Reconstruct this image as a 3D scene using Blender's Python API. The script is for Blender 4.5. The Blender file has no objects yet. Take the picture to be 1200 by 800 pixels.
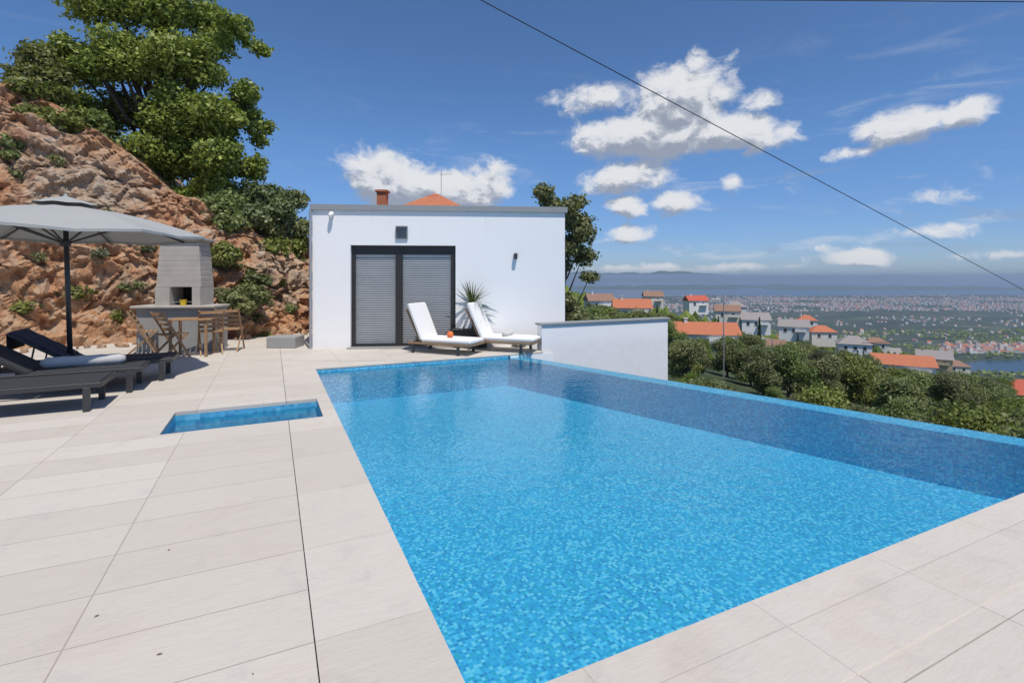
import bpy, math, random
import numpy as np
from mathutils import Vector, Matrix, noise
random.seed(7); rng = np.random.default_rng(7)
S = bpy.context.scene; COL = S.collection
R = math.radians; PI = math.pi
# ------------------------------------------------------------------ camera, sky, sun, exposure
H = 1.55; F = 591.0; HY = 324.0
cd = bpy.data.cameras.new('camera'); cam = bpy.data.objects.new('camera', cd); COL.objects.link(cam)
cam.location = (0, 0, H); cam.rotation_euler = (R(90), 0, 0)
cd.sensor_width = 36; cd.lens = F/1200*36; cd.shift_y = -(400-HY)/1200
cd.clip_start = .05; cd.clip_end = 120000
S.camera = cam
S.view_settings.view_transform = 'Standard'; S.view_settings.look = 'None'
S.view_settings.gamma = 1; S.view_settings.exposure = 0.15
try: S.view_settings.use_curve_mapping = False
except Exception: pass
SUNV = Vector((.22, -.42, 1)).normalized()
sd = bpy.data.lights.new('sun', 'SUN'); sd.energy = 3.6; sd.angle = R(.5); sd.color = (1, .945, .86)
sun = bpy.data.objects.new('sun', sd); COL.objects.link(sun)
sun.rotation_euler = SUNV.to_track_quat('Z', 'Y').to_euler()
W = bpy.data.worlds.new('World'); S.world = W; W.use_nodes = True
S.cycles.max_bounces = 8; S.cycles.transparent_max_bounces = 16; S.cycles.caustics_reflective = False; S.cycles.caustics_refractive = False
S.cycles.use_denoising = True
S.cycles.volume_bounces = 0

class NT:
    def __init__(s, tree): s.t = tree; s.n = tree.nodes; s.l = tree.links
    def add(s, typ, **kw):
        x = s.n.new(typ)
        for k, v in kw.items(): setattr(x, k, v)
        return x
    def link(s, a, b): s.l.new(a, b)
    def m(s, op, a, b=None, c=None, clamp=False):
        x = s.n.new('ShaderNodeMath'); x.operation = op; x.use_clamp = clamp
        for i, v in enumerate((a, b, c)):
            if v is None: continue
            if isinstance(v, (int, float)): x.inputs[i].default_value = v
            else: s.l.new(v, x.inputs[i])
        return x.outputs[0]
    def mix(s, fac, a, b, blend='MIX'):
        x = s.n.new('ShaderNodeMix'); x.data_type = 'RGBA'; x.blend_type = blend
        for i, v in ((0, fac), (6, a), (7, b)):
            if isinstance(v, (int, float)): x.inputs[i].default_value = v
            elif isinstance(v, tuple): x.inputs[i].default_value = (*v[:3], 1)
            else: s.l.new(v, x.inputs[i])
        return x.outputs[2]
    def noise(s, vec, scale, detail=4, rough=.55, dim='3D', dist=0):
        x = s.n.new('ShaderNodeTexNoise'); x.noise_dimensions = dim
        x.inputs['Scale'].default_value = scale; x.inputs['Detail'].default_value = detail
        x.inputs['Roughness'].default_value = rough; x.inputs['Distortion'].default_value = dist
        if vec is not None: s.l.new(vec, x.inputs['Vector'])
        return x.outputs['Fac']
    def ramp(s, fac, stops, interp='LINEAR'):
        x = s.n.new('ShaderNodeValToRGB'); x.color_ramp.interpolation = interp
        e = x.color_ramp.elements
        while len(e) < len(stops): e.new(.5)
        for i, (p, c) in enumerate(stops):
            e[i].position = p; e[i].color = (*c[:3], 1) if isinstance(c, tuple) else (c, c, c, 1)
        s.l.new(fac, x.inputs[0]); return x.outputs[0]
    def mr(s, v, a, b, c=0, d=1, smooth=False):
        x = s.n.new('ShaderNodeMapRange'); x.clamp = True
        if smooth: x.interpolation_type = 'SMOOTHSTEP'
        s.l.new(v, x.inputs[0])
        for i, q in enumerate((a, b, c, d)): x.inputs[i+1].default_value = q
        return x.outputs[0]
    def scalevec(s, vec, sc):
        x = s.n.new('ShaderNodeMapping'); s.l.new(vec, x.inputs[0]); x.inputs['Scale'].default_value = sc
        return x.outputs[0]

# ---- world: Nishita sky, cumulus set at their own azimuth / elevation
w = NT(W.node_tree); W.node_tree.nodes.clear()
sky = w.add('ShaderNodeTexSky', sky_type='NISHITA'); sky.sun_disc = False
sky.sun_elevation = math.asin(SUNV.z); sky.sun_rotation = math.atan2(SUNV.x, SUNV.y) % (2*PI)
sky.altitude = 250; sky.air_density = .75; sky.dust_density = .35; sky.ozone_density = 3.2
hs = w.add('ShaderNodeHueSaturation'); hs.inputs['Saturation'].default_value = 1.15; w.link(sky.outputs[0], hs.inputs['Color'])
bg = w.add('ShaderNodeBackground'); bg.inputs[1].default_value = .125; w.link(hs.outputs[0], bg.inputs[0])
tc = w.add('ShaderNodeTexCoord'); sep = w.add('ShaderNodeSeparateXYZ'); w.link(tc.outputs['Generated'], sep.inputs[0])
az = w.m('ARCTAN2', sep.outputs[0], sep.outputs[1]); el = w.m('ARCSINE', sep.outputs[2])
tint = w.ramp(w.mr(el, 0, .6), [(0, (.50, .56, .72)), (.12, (.62, .68, .82)), (.4, (.92, .95, 1.0)), (1, (1.12, 1.03, 1.0))]); w.link(w.mix(1.0, hs.outputs[0], tint, 'MULTIPLY'), bg.inputs[0])
def pxdir(x, y):
    a = (x-600)/F; b = (HY-y)/F
    return math.atan(a), math.atan(b/math.sqrt(1+a*a))
# (x, y, half width, half height, weight) of the cloud masses
blobs = [(800,122,62,42,.95),(700,118,60,22,.75),(755,160,100,30,1.0),(855,158,80,24,.95),(740,205,62,24,.9),(815,80,20,30,.65),
         (890,118,40,18,.65),(465,212,60,34,1.05),(525,222,75,28,1.0),(585,200,38,22,.5),(400,205,30,16,.3),(1060,150,62,24,.95),(1128,136,46,18,.9),(1005,178,40,10,.6),
         (735,275,30,12,.85),(790,235,30,16,.8),(855,215,16,14,.75),(735,240,26,16,.75),(1090,272,60,14,.72),(1120,228,90,16,.5),(960,290,40,10,.6),(650,115,26,14,.6),
         (975,145,14,8,.3),(1050,250,25,8,.4),(760,316,120,9,.75),(1000,303,90,12,.7),(1140,300,80,9,.55),(900,312,90,8,.6)]
def cloud_density(az, el, full=True):
    tot = None
    for (x, y, hw, hh, wt) in blobs:
        a0, e0 = pxdir(x, y); k = math.sqrt(1+((x-600)/F)**2); sa = hw/F/(k*k)*1.05; se = hh/F/k*1.05
        da = w.m('MULTIPLY', w.m('SUBTRACT', az, a0), 1/sa); de = w.m('MULTIPLY', w.m('SUBTRACT', el, e0), 1/se)
        g = w.m('MULTIPLY', w.m('EXPONENT', w.m('MULTIPLY', w.m('ADD', w.m('MULTIPLY', da, da), w.m('MULTIPLY', de, de)), -.75)), wt)
        tot = g if tot is None else w.m('MAXIMUM', tot, g)
    cb = w.add('ShaderNodeCombineXYZ'); w.link(az, cb.inputs[0]); w.link(w.m('MULTIPLY', el, 1.45), cb.inputs[1]); v = cb.outputs[0]
    wp = w.add('ShaderNodeTexNoise'); wp.noise_dimensions = '2D'; wp.inputs['Scale'].default_value = 16; wp.inputs['Detail'].default_value = 4; w.link(v, wp.inputs['Vector'])
    sb = w.add('ShaderNodeVectorMath', operation='SUBTRACT'); w.link(wp.outputs['Color'], sb.inputs[0]); sb.inputs[1].default_value = (.5, .5, .5)
    sc_ = w.add('ShaderNodeVectorMath', operation='SCALE'); w.link(sb.outputs[0], sc_.inputs[0]); sc_.inputs['Scale'].default_value = .055
    ad = w.add('ShaderNodeVectorMath', operation='ADD'); w.link(v, ad.inputs[0]); w.link(sc_.outputs[0], ad.inputs[1]); v = ad.outputs[0]
    n1 = w.noise(v, 8.5, 10, .60, '2D'); n2 = w.noise(v, 40, 7, .66, '2D')
    return w.m('ADD', w.m('ADD', w.m('MULTIPLY', tot, .74), w.m('MULTIPLY', n1, .80)), w.m('MULTIPLY', n2, .24))
dens = cloud_density(az, el)
densup = cloud_density(w.m('ADD', az, .006), w.m('ADD', el, .022))
cov = w.mr(dens, .81, 1.06, 0, 1, True)
cov = w.m('MULTIPLY', cov, w.mr(el, .0, .02))
veil_v = w.add('ShaderNodeCombineXYZ'); w.link(w.m('ADD', az, w.m('MULTIPLY', el, .8)), veil_v.inputs[0]); w.link(w.m('MULTIPLY', el, 5.0), veil_v.inputs[1])
veil = w.mr(w.noise(veil_v.outputs[0], 5.5, 9, .62, '2D', .6), .50, .80, 0, .42, True)
veil = w.m('MULTIPLY', veil, w.m('MULTIPLY', w.mr(el, .0, .04), w.mr(el, .42, .16)))
veil = w.m('MULTIPLY', veil, w.mr(az, -.35, .35, .25, 1))
cov = w.m('MAXIMUM', cov, veil)
thick = w.mr(dens, .92, 1.35, 0, 1)
sh = w.m('ADD', w.m('ADD', w.m('MULTIPLY', w.m('SUBTRACT', densup, dens), 2.6), .42), w.m('MULTIPLY', thick, .30))
ccol = w.ramp(sh, [(.18, (.97, .98, 1.0)), (.40, (.88, .90, .94)), (.56, (.57, .61, .69)), (.78, (.38, .43, .53))])
bgc = w.add('ShaderNodeBackground'); w.link(ccol, bgc.inputs[0]); bgc.inputs[1].default_value = .74
ms = w.add('ShaderNodeMixShader'); w.link(w.m('MULTIPLY', cov, .96), ms.inputs[0]); w.link(bg.outputs[0], ms.inputs[1]); w.link(bgc.outputs[0], ms.inputs[2])
wo = w.add('ShaderNodeOutputWorld'); w.link(ms.outputs[0], wo.inputs[0])

# ------------------------------------------------------------------ helpers
def gp(x, y, z=0.0):
    Y = F*(H-z)/(y-HY); return Vector(((x-600)/F*Y, Y, z))
class MB:
    def __init__(s): s.v = []; s.f = []; s.mi = []; s.cur = 0
    def add(s, vs, fs):
        b = len(s.v); s.v += [tuple(v) for v in vs]
        for f in fs: s.f.append([b+i for i in f]); s.mi.append(s.cur)
        return s
    def box(s, c, d, M=None):
        x, y, z = d[0]/2, d[1]/2, d[2]/2
        vs = [Vector((a*x, b*y, e*z)) for e in (-1, 1) for b in (-1, 1) for a in (-1, 1)]
        if M is not None: vs = [M @ v for v in vs]
        c = Vector(c)
        return s.add([v+c for v in vs], [(0,2,3,1),(4,5,7,6),(0,1,5,4),(2,6,7,3),(0,4,6,2),(1,3,7,5)])
    def rbox(s, c, d, r=.01, M=None):
        """box with chamfered vertical and horizontal edges (a rounded slab)"""
        x, y, z = d[0]/2, d[1]/2, d[2]/2; r = min(r, x*.9, y*.9, z*.9)
        rings = [(-z, r), (-z+r, 0), (z-r, 0), (z, r)]
        vs = []
        for zz, i in rings:
            X, Y = x-i, y-i; q = r*.6
            vs += [(-X+q, -Y, zz), (X-q, -Y, zz), (X, -Y+q, zz), (X, Y-q, zz), (X-q, Y, zz), (-X+q, Y, zz), (-X, Y-q, zz), (-X, -Y+q, zz)]
        vs = [Vector(v) for v in vs]
        if M is not None: vs = [M @ v for v in vs]
        fs = [tuple(range(7, -1, -1)), tuple(range(24, 32))]
        for k in range(3):
            for i in range(8): fs.append((k*8+i, k*8+(i+1) % 8, k*8+8+(i+1) % 8, k*8+8+i))
        c = Vector(c)
        return s.add([v+c for v in vs], fs)
    def bar(s, a, b, w_, h_, up=(0, 0, 1)):
        a = Vector(a); b = Vector(b); d = (b-a); L = d.length; d.normalize(); u = Vector(up)
        if abs(d.dot(u)) > .98: u = Vector((0, 1, 0))
        sx = d.cross(u).normalized(); uz = sx.cross(d).normalized()
        M = Matrix((sx, d, uz)).transposed()
        return s.box((a+b)/2, (w_, L, h_), M)
    def tube(s, pts, r, n=8, cap=True):
        pts = [Vector(p) for p in pts]; rs = r if isinstance(r, (list, tuple)) else [r]*len(pts)
        vs = []; fs = []; ref = None
        for i, p in enumerate(pts):
            d = (pts[min(i+1, len(pts)-1)]-pts[max(i-1, 0)]).normalized()
            u = Vector((0, 0, 1)) if abs(d.z) < .95 else Vector((1, 0, 0))
            if ref is not None: u = ref
            sx = d.cross(u).normalized(); uz = sx.cross(d).normalized(); ref = uz
            for k in range(n):
                a = 2*PI*k/n; vs.append(p+sx*math.cos(a)*rs[i]+uz*math.sin(a)*rs[i])
        for i in range(len(pts)-1):
            for k in range(n): fs.append((i*n+k, i*n+(k+1) % n, (i+1)*n+(k+1) % n, (i+1)*n+k))
        if cap: fs += [tuple(range(n-1, -1, -1)), tuple(range((len(pts)-1)*n, len(pts)*n))]
        return s.add(vs, fs)
    def lathe(s, prof, c=(0, 0, 0), n=20):
        vs = []; fs = []; c = Vector(c)
        for (r_, z_) in prof:
            for k in range(n): a = 2*PI*k/n; vs.append(c+Vector((r_*math.cos(a), r_*math.sin(a), z_)))
        for i in range(len(prof)-1):
            for k in range(n): fs.append((i*n+k, i*n+(k+1) % n, (i+1)*n+(k+1) % n, (i+1)*n+k))
        fs += [tuple(range(n-1, -1, -1)), tuple(range((len(prof)-1)*n, len(prof)*n))]
        return s.add(vs, fs)
    def prism(s, poly, z0, z1):
        n = len(poly); vs = [(x, y, z0) for x, y in poly]+[(x, y, z1) for x, y in poly]
        fs = [tuple(range(n-1, -1, -1)), tuple(range(n, 2*n))]+[(i, (i+1) % n, n+(i+1) % n, n+i) for i in range(n)]
        return s.add(vs, fs)
    def build(s, name, mats, parent=None, smooth=False, loc=None, rz=0):
        me = bpy.data.meshes.new(name); me.from_pydata(s.v, [], s.f)
        for m_ in (mats if isinstance(mats, (list, tuple)) else [mats]): me.materials.append(m_)
        if any(s.mi): me.polygons.foreach_set('material_index', s.mi)
        if smooth: me.polygons.foreach_set('use_smooth', [True]*len(me.polygons))
        me.update()
        return obj(name, me, parent, loc, rz)
def obj(name, me, parent=None, loc=None, rz=0):
    o = bpy.data.objects.new(name, me); COL.objects.link(o)
    if parent: o.parent = parent
    if loc is not None: o.location = loc
    if rz: o.rotation_euler.z = rz
    return o
def thing(name, label, cat, loc=(0, 0, 0), rz=0, group=None):
    o = bpy.data.objects.new(name, None); COL.objects.link(o); o.empty_display_size = .2
    o.location = loc; o.rotation_euler.z = rz
    return tag(o, label, cat, group)
def tag(o, label, cat, group=None):
    o['label'] = label; o['category'] = cat
    if group: o['group'] = group
    return o
def struct(o): o['kind'] = 'structure'; return o
KIDS = {}
def dup(root, loc, rz=0, sc=None, label=None):
    def cp(o, par):
        c = o.copy(); COL.objects.link(c); c.parent = par
        for ch in o.children: cp(ch, c)
        return c
    kids = list(root.children); r = root.copy(); COL.objects.link(r); r.location = loc; r.rotation_euler.z = rz
    for ch in kids: cp(ch, r)
    if sc: r.scale = (sc, sc, sc) if isinstance(sc, (int, float)) else sc
    if label: r['label'] = label
    return r
# ------------------------------------------------------------------ materials
def newmat(name):
    m_ = bpy.data.materials.new(name); m_.use_nodes = True; t = NT(m_.node_tree); b = t.n['Principled BSDF']
    return m_, t, b
def setcol(t, b, v):
    if isinstance(v, tuple): b.inputs['Base Color'].default_value = (*v[:3], 1)
    else: t.link(v, b.inputs['Base Color'])
def ocoord(t): return t.add('ShaderNodeTexCoord').outputs['Object']
def bump(t, b, h, strength=.3, dist=.01):
    x = t.add('ShaderNodeBump'); x.inputs['Strength'].default_value = strength; x.inputs['Distance'].default_value = dist
    t.link(h, x.inputs['Height']); t.link(x.outputs[0], b.inputs['Normal']); return x
def simple(name, col, rough=.6, metal=0, var=.12, vs=6, bmp=0, bs=80):
    m_, t, b = newmat(name); c = ocoord(t)
    n = t.noise(c, vs, 5)
    k = tuple(q*(1-var) for q in col); k2 = tuple(min(1, q*(1+var)) for q in col)
    setcol(t, b, t.mix(n, k, k2)); b.inputs['Roughness'].default_value = rough; b.inputs['Metallic'].default_value = metal
    if bmp: bump(t, b, t.noise(c, bs, 4), bmp, .004)
    return m_
M = {}
M['charcoal'] = simple('charcoal_metal', (.045, .047, .05), .42, .2, .1)
M['alu'] = simple('grey_aluminium', (.17, .165, .16), .4, .3)
M['slat'] = simple('grey_slat', (.52, .54, .56), .4, .1, .12, 3)
M['darkframe'] = simple('dark_frame', (.035, .032, .03), .4, .2)
M['wood'] = simple('weathered_wood', (.26, .17, .10), .6, 0, .35, 9, .2, 60)
M['teak'] = simple('teak_wood', (.34, .20, .10), .55, 0, .3, 12, .2, 60)
M['sling'] = simple('black_sling', (.03, .033, .04), .75, 0, .15, 40, .3, 400)
M['navy'] = simple('navy_cloth', (.025, .032, .07), .85, 0, .2, 10, .3, 300)
M['greycloth'] = simple('light_grey_cloth', (.52, .51, .50), .9, 0, .08, 9, .4, 250)
M['whitecloth'] = simple('white_cushion_cloth', (.78, .77, .74), .9, 0, .04, 9, .3, 250)
M['red'] = simple('red_cloth', (.55, .03, .03), .85, 0, .15, 9)
M['yellow'] = simple('yellow_plastic', (.75, .50, .03), .5)
M['orange'] = simple('orange_plastic', (.75, .17, .03), .5)
M['planter'] = simple('dark_planter', (.035, .036, .033), .55, 0, .2, 5)
M['candle'] = simple('candle_wax', (.75, .65, .5), .6)
M['bark'] = simple('bark', (.10, .075, .055), .9, 0, .4, 14, .5, 30)
M['limestone'] = simple('limestone_block', (.42, .385, .34), .85, 0, .2, 5, .5, 40)
M['greyconc'] = simple('grey_concrete', (.30, .30, .29), .85, 0, .12, 3, .2, 60)
M['soot'] = simple('soot_black', (.02, .016, .013), .9)
M['whitepaint'] = simple('white_render', (.87, .86, .84), .8, 0, .035, 1.3, .12, 160)
M['cappaint'] = simple('grey_cap_metal', (.30, .31, .31), .5, .1, .06)
M['cable'] = simple('cable_black', (.02, .02, .022), .6)
M['galv'] = simple('galvanised_steel', (.42, .43, .44), .45, .6)
m_, t, b = newmat('rendered_wall'); c = ocoord(t)
col = t.mix(t.noise(c, 1.1, 6), (.84, .835, .82), (.885, .88, .87))
stn = t.mr(t.noise(t.scalevec(c, (5, 5, .35)), 1, 6, .65), .56, .74); spz = t.add('ShaderNodeSeparateXYZ'); t.link(c, spz.inputs[0])
top = t.mr(spz.outputs[2], 2.2, 2.98, 0, 1); bot = t.mr(spz.outputs[2], .25, 0, 0, 1)
col = t.mix(t.m('MULTIPLY', t.m('MULTIPLY', stn, t.m('ADD', top, .15)), .22), col, (.50, .48, .44))
col = t.mix(t.m('MULTIPLY', t.m('MULTIPLY', bot, t.noise(c, 7, 5)), .35), col, (.52, .48, .42))
setcol(t, b, col); b.inputs['Roughness'].default_value = .85; bump(t, b, t.m('ADD', t.noise(c, 120, 5, .7), t.m('MULTIPLY', t.noise(c, 2.5, 3), 1.2)), .22, .006); M['render'] = m_
def glass(name, col=(.03, .04, .05)):
    m_, t, b = newmat(name); setcol(t, b, col); b.inputs['Roughness'].default_value = .05; b.inputs['Specular IOR Level'].default_value = .8; return m_
M['glass'] = glass('window_glass')
# umbrella cloth: thin fabric
m_, t, b = newmat('taupe_canopy'); c = ocoord(t); setcol(t, b, t.mix(t.noise(c, 3, 4), (.33, .34, .33), (.38, .39, .378))); b.inputs['Roughness'].default_value = .9
tr = t.add('ShaderNodeBsdfTranslucent'); tr.inputs[0].default_value = (.30, .29, .27, 1); mx = t.add('ShaderNodeMixShader'); mx.inputs[0].default_value = .03
t.link(b.outputs[0], mx.inputs[1]); t.link(tr.outputs[0], mx.inputs[2]); t.link(mx.outputs[0], t.n['Material Output'].inputs[0]); M['canopy'] = m_
# paving, local coordinates follow the pool
def paving(name, joints=True, bw=.95, rh=.40, off=0.0, js=.60):
    m_, t, b = newmat(name); c = ocoord(t)
    base = t.mix(t.noise(c, .9, 5), (.465, .42, .365), (.575, .53, .47))
    base = t.mix(t.m('MULTIPLY', t.noise(t.scalevec(c, (5, 26, 5)), 1.0, 9, .72), .95), base, (.62, .575, .515))
    st = t.mr(t.noise(c, 1.7, 6, .6), .54, .72); base = t.mix(t.m('MULTIPLY', st, .38), base, (.52, .43, .35))
    gr = t.mr(t.noise(c, 3.1, 6, .7, dist=.8), .54, .74); base = t.mix(t.m('MULTIPLY', gr, .38), base, (.40, .39, .37))
    sp = t.mr(t.noise(c, 90, 3, .6), .66, .74); base = t.mix(t.m('MULTIPLY', sp, .5), base, (.36, .32, .27))
    h = t.noise(t.scalevec(c, (14, 45, 14)), 1, 7, .7)
    if joints:
        br = t.add('ShaderNodeTexBrick'); mp_ = t.add('ShaderNodeMapping'); mp_.inputs['Location'].default_value = (.503+9.5, .2+8, 0); t.link(c, mp_.inputs[0]); t.link(mp_.outputs[0], br.inputs[0]); br.inputs['Scale'].default_value = 1
        br.inputs['Brick Width'].default_value = bw; br.inputs['Row Height'].default_value = rh
        br.inputs['Mortar Size'].default_value = .0034; br.inputs['Mortar Smooth'].default_value = .1; br.offset = off; br.inputs['Bias'].default_value = 0
        br.inputs['Color1'].default_value = (.925, .915, .905, 1); br.inputs['Color2'].default_value = (1.02, 1.02, 1.02, 1); br.inputs['Mortar'].default_value = (.9, .9, .9, 1)
        base = t.mix(1.0, base, br.outputs['Color'], 'MULTIPLY')
        base = t.mix(t.m('MULTIPLY', br.outputs['Fac'], js), base, (.24, .20, .165))
    setcol(t, b, base); b.inputs['Roughness'].default_value = .82; b.inputs['Specular IOR Level'].default_value = .25
    bump(t, b, h, .5, .008); return m_
M['paving'] = paving('limestone_paving'); M['coping'] = paving('limestone_coping', True, .95, .80, 0, .25)
# pool mosaic: 2.5 cm tesserae of mixed tint
def mosaic(name, cols, grout, cell=.023, wob=2.6):
    m_, t, b = newmat(name); c = ocoord(t)
    wv = t.add('ShaderNodeTexNoise'); wv.inputs['Scale'].default_value = 4.5; wv.inputs['Detail'].default_value = 2; t.link(c, wv.inputs['Vector'])
    vm = t.add('ShaderNodeVectorMath', operation='SUBTRACT'); t.link(wv.outputs['Color'], vm.inputs[0]); vm.inputs[1].default_value = (.5, .5, .5)
    vs_ = t.add('ShaderNodeVectorMath', operation='SCALE'); t.link(vm.outputs[0], vs_.inputs[0]); vs_.inputs['Scale'].default_value = cell*wob  # painted refraction: tile pattern wavers as if seen through ripples, the water bends nothing
    va = t.add('ShaderNodeVectorMath', operation='ADD'); t.link(c, va.inputs[0]); t.link(vs_.outputs[0], va.inputs[1])
    sc = t.add('ShaderNodeVectorMath', operation='SCALE'); t.link(va.outputs[0], sc.inputs[0]); sc.inputs['Scale'].default_value = 1/cell
    of = t.add('ShaderNodeVectorMath', operation='ADD'); t.link(sc.outputs[0], of.inputs[0]); of.inputs[1].default_value = (.37, .41, .43)
    fl = t.add('ShaderNodeVectorMath', operation='FLOOR'); t.link(of.outputs[0], fl.inputs[0])
    wn = t.add('ShaderNodeTexWhiteNoise', noise_dimensions='3D'); t.link(fl.outputs[0], wn.inputs[0])
    fr = t.add('ShaderNodeVectorMath', operation='FRACTION'); t.link(of.outputs[0], fr.inputs[0])
    sp = t.add('ShaderNodeSeparateXYZ'); t.link(fr.outputs[0], sp.inputs[0])
    ge = t.add('ShaderNodeNewGeometry'); sn = t.add('ShaderNodeSeparateXYZ')
    tcn = t.add('ShaderNodeTexCoord'); t.link(tcn.outputs['Normal'], sn.inputs[0])
    ed = None
    for i in range(3):
        e = t.m('ABSOLUTE', t.m('SUBTRACT', sp.outputs[i], .5)); g = t.m('GREATER_THAN', e, .44)
        g = t.m('MULTIPLY', g, t.m('LESS_THAN', t.m('ABSOLUTE', sn.outputs[i]), .5)); ed = g if ed is None else t.m('MAXIMUM', ed, g)
    col = t.ramp(wn.outputs['Value'], [(i/len(cols), q) for i, q in enumerate(cols)], 'CONSTANT')
    big = t.noise(c, .8, 3); col = t.mix(t.m('MULTIPLY', big, .62), col, cols[1])
    col = t.mix(t.m('MULTIPLY', ed, .75), col, grout)
    setcol(t, b, col); b.inputs['Roughness'].default_value = .35
    return m_
M['mosaic'] = mosaic('blue_glass_mosaic', [(.04,.34,.58),(.10,.48,.74),(.03,.22,.46),(.20,.62,.82),(.06,.40,.66),(.04,.38,.48),(.36,.70,.80),(.04,.29,.58)], (.22,.46,.58))
M['mosaicgrey'] = mosaic('grey_brown_mosaic', [(.16,.14,.125),(.24,.21,.19),(.12,.105,.095),(.30,.27,.24),(.20,.18,.16),(.26,.235,.21)], (.18,.165,.15), .05, .1)
M['mosaicbasin'] = mosaic('dark_blue_mosaic', [(.05,.34,.58),(.09,.42,.66),(.04,.24,.46),(.18,.52,.70),(.06,.36,.56)], (.16,.38,.50), .05, .1)
# water
def water(name, tint, bs, bd, scale):
    m_, t, b = newmat(name); t.n.remove(b); c = ocoord(t)
    trn = t.add('ShaderNodeBsdfTransparent'); trn.inputs[0].default_value = (*tint, 1)
    gl = t.add('ShaderNodeBsdfGlossy'); gl.inputs['Roughness'].default_value = .02
    fr = t.add('ShaderNodeFresnel'); fr.inputs[0].default_value = 1.333
    bp = t.add('ShaderNodeBump'); bp.inputs['Strength'].default_value = bs; bp.inputs['Distance'].default_value = bd
    t.link(t.m('ADD', t.noise(t.scalevec(c, (1, 1, 1)), scale, 4, .55, dist=.4), t.m('MULTIPLY', t.noise(c, scale*4.5, 3), .25)), bp.inputs['Height'])
    t.link(bp.outputs[0], gl.inputs['Normal']); t.link(bp.outputs[0], fr.inputs['Normal'])
    mx = t.add('ShaderNodeMixShader'); t.link(fr.outputs[0], mx.inputs[0]); t.link(trn.outputs[0], mx.inputs[1]); t.link(gl.outputs[0], mx.inputs[2])
    t.link(mx.outputs[0], t.n['Material Output'].inputs[0]); return m_
M['water'] = water('clear_pool_water', (.62, .90, .97), .5, .02, 5)
# leaves
def leaf(name, c1, c2, c3):
    m_, t, b = newmat(name); g = t.add('ShaderNodeNewGeometry')
    oi = t.add('ShaderNodeObjectInfo')
    col = t.ramp(g.outputs['Random Per Island'], [(0, c1), (.5, c2), (.92, c3), (1, tuple(q*1.3 for q in c3))])
    big = t.noise(ocoord(t), .9, 2); col = t.mix(t.mr(big, .4, .65, 0, .6), col, c3)
    hv = t.add('ShaderNodeHueSaturation'); t.link(col, hv.inputs['Color']); t.link(t.mr(oi.outputs['Random'], 0, 1, .85, 1.45), hv.inputs['Value']); t.link(t.mr(t.m('FRACT', t.m('MULTIPLY', oi.outputs['Random'], 7.3)), 0, 1, .47, .515), hv.inputs['Hue']); t.link(t.mr(t.m('FRACT', t.m('MULTIPLY', oi.outputs['Random'], 3.7)), 0, 1, .65, 1.05), hv.inputs['Saturation']); col = hv.outputs[0]
    setcol(t, b, col); b.inputs['Roughness'].default_value = .5; b.inputs['Specular IOR Level'].default_value = .35
    tr = t.add('ShaderNodeBsdfTranslucent'); t.link(t.mix(.5, col, (.16, .24, .02)), tr.inputs[0])
    mx = t.add('ShaderNodeMixShader'); mx.inputs[0].default_value = .34
    t.link(b.outputs[0], mx.inputs[1]); t.link(tr.outputs[0], mx.inputs[2]); t.link(mx.outputs[0], t.n['Material Output'].inputs[0])
    return m_
M['leafA'] = leaf('oak_leaf', (.055, .085, .015), (.110, .155, .026), (.22, .265, .052))
M['leafB'] = leaf('shrub_leaf', (.062, .095, .018), (.125, .170, .034), (.25, .28, .065))
M['leafC'] = leaf('olive_leaf', (.065, .085, .035), (.12, .14, .06), (.20, .21, .10))
M['leafY'] = leaf('yucca_leaf', (.05, .08, .035), (.09, .125, .05), (.16, .19, .08))
M['cypress'] = leaf('cypress_leaf', (.012, .028, .012), (.022, .045, .018), (.045, .07, .025))

M['leafO'] = leaf('light_oak_leaf', (.070, .110, .018), (.150, .205, .036), (.28, .33, .065))
HAZE = 1.0e-4
# ------------------------------------------------------------------ terrace, coping, pool (local axes u along the near edge, v away)
PA = R(25.5); PO = Vector((-.126, 1.817, 0)); cu, su = math.cos(PA), math.sin(PA)
def uv(u, v, z=0): return Vector((PO.x+cu*u-su*v, PO.y+su*u+cu*v, z))
def inuv(p): d = Vector((p[0]-PO.x, p[1]-PO.y)); return (d.x*cu+d.y*su, -d.x*su+d.y*cu)
WL = -.075; DEP = .56; VF = 7.45
def re(v): return 6.036-(6.036-3.92)/6.5*v          # right edge of the pool: u as a function of v
BX = (-1.66, -.15, 4.26, 5.17)                      # the small basin
def slab(mb, u0, u1, v0, v1, z0=-.04, z1=0, r=0):
    (mb.rbox if r else mb.box)(((u0+u1)/2, (v0+v1)/2, (z0+z1)/2), (u1-u0, v1-v0, z1-z0), *([r] if r else []))
t = MB(); g = .0045
# paved terrace, with the coping strips and the basin left open
slab(t, -16, BX[0]-g*0, -.5-g*0, 16)
slab(t, BX[0], -.5-g, -.5, BX[2]); slab(t, BX[0], -.5-g, BX[3], 16)
slab(t, -16, 12, -7, -.5-g)
slab(t, -.5+g*0, 4.41, VF+.45+g, 13.2)
terrace = struct(t.build('terrace', M['paving'], loc=PO, rz=PA))
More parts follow.
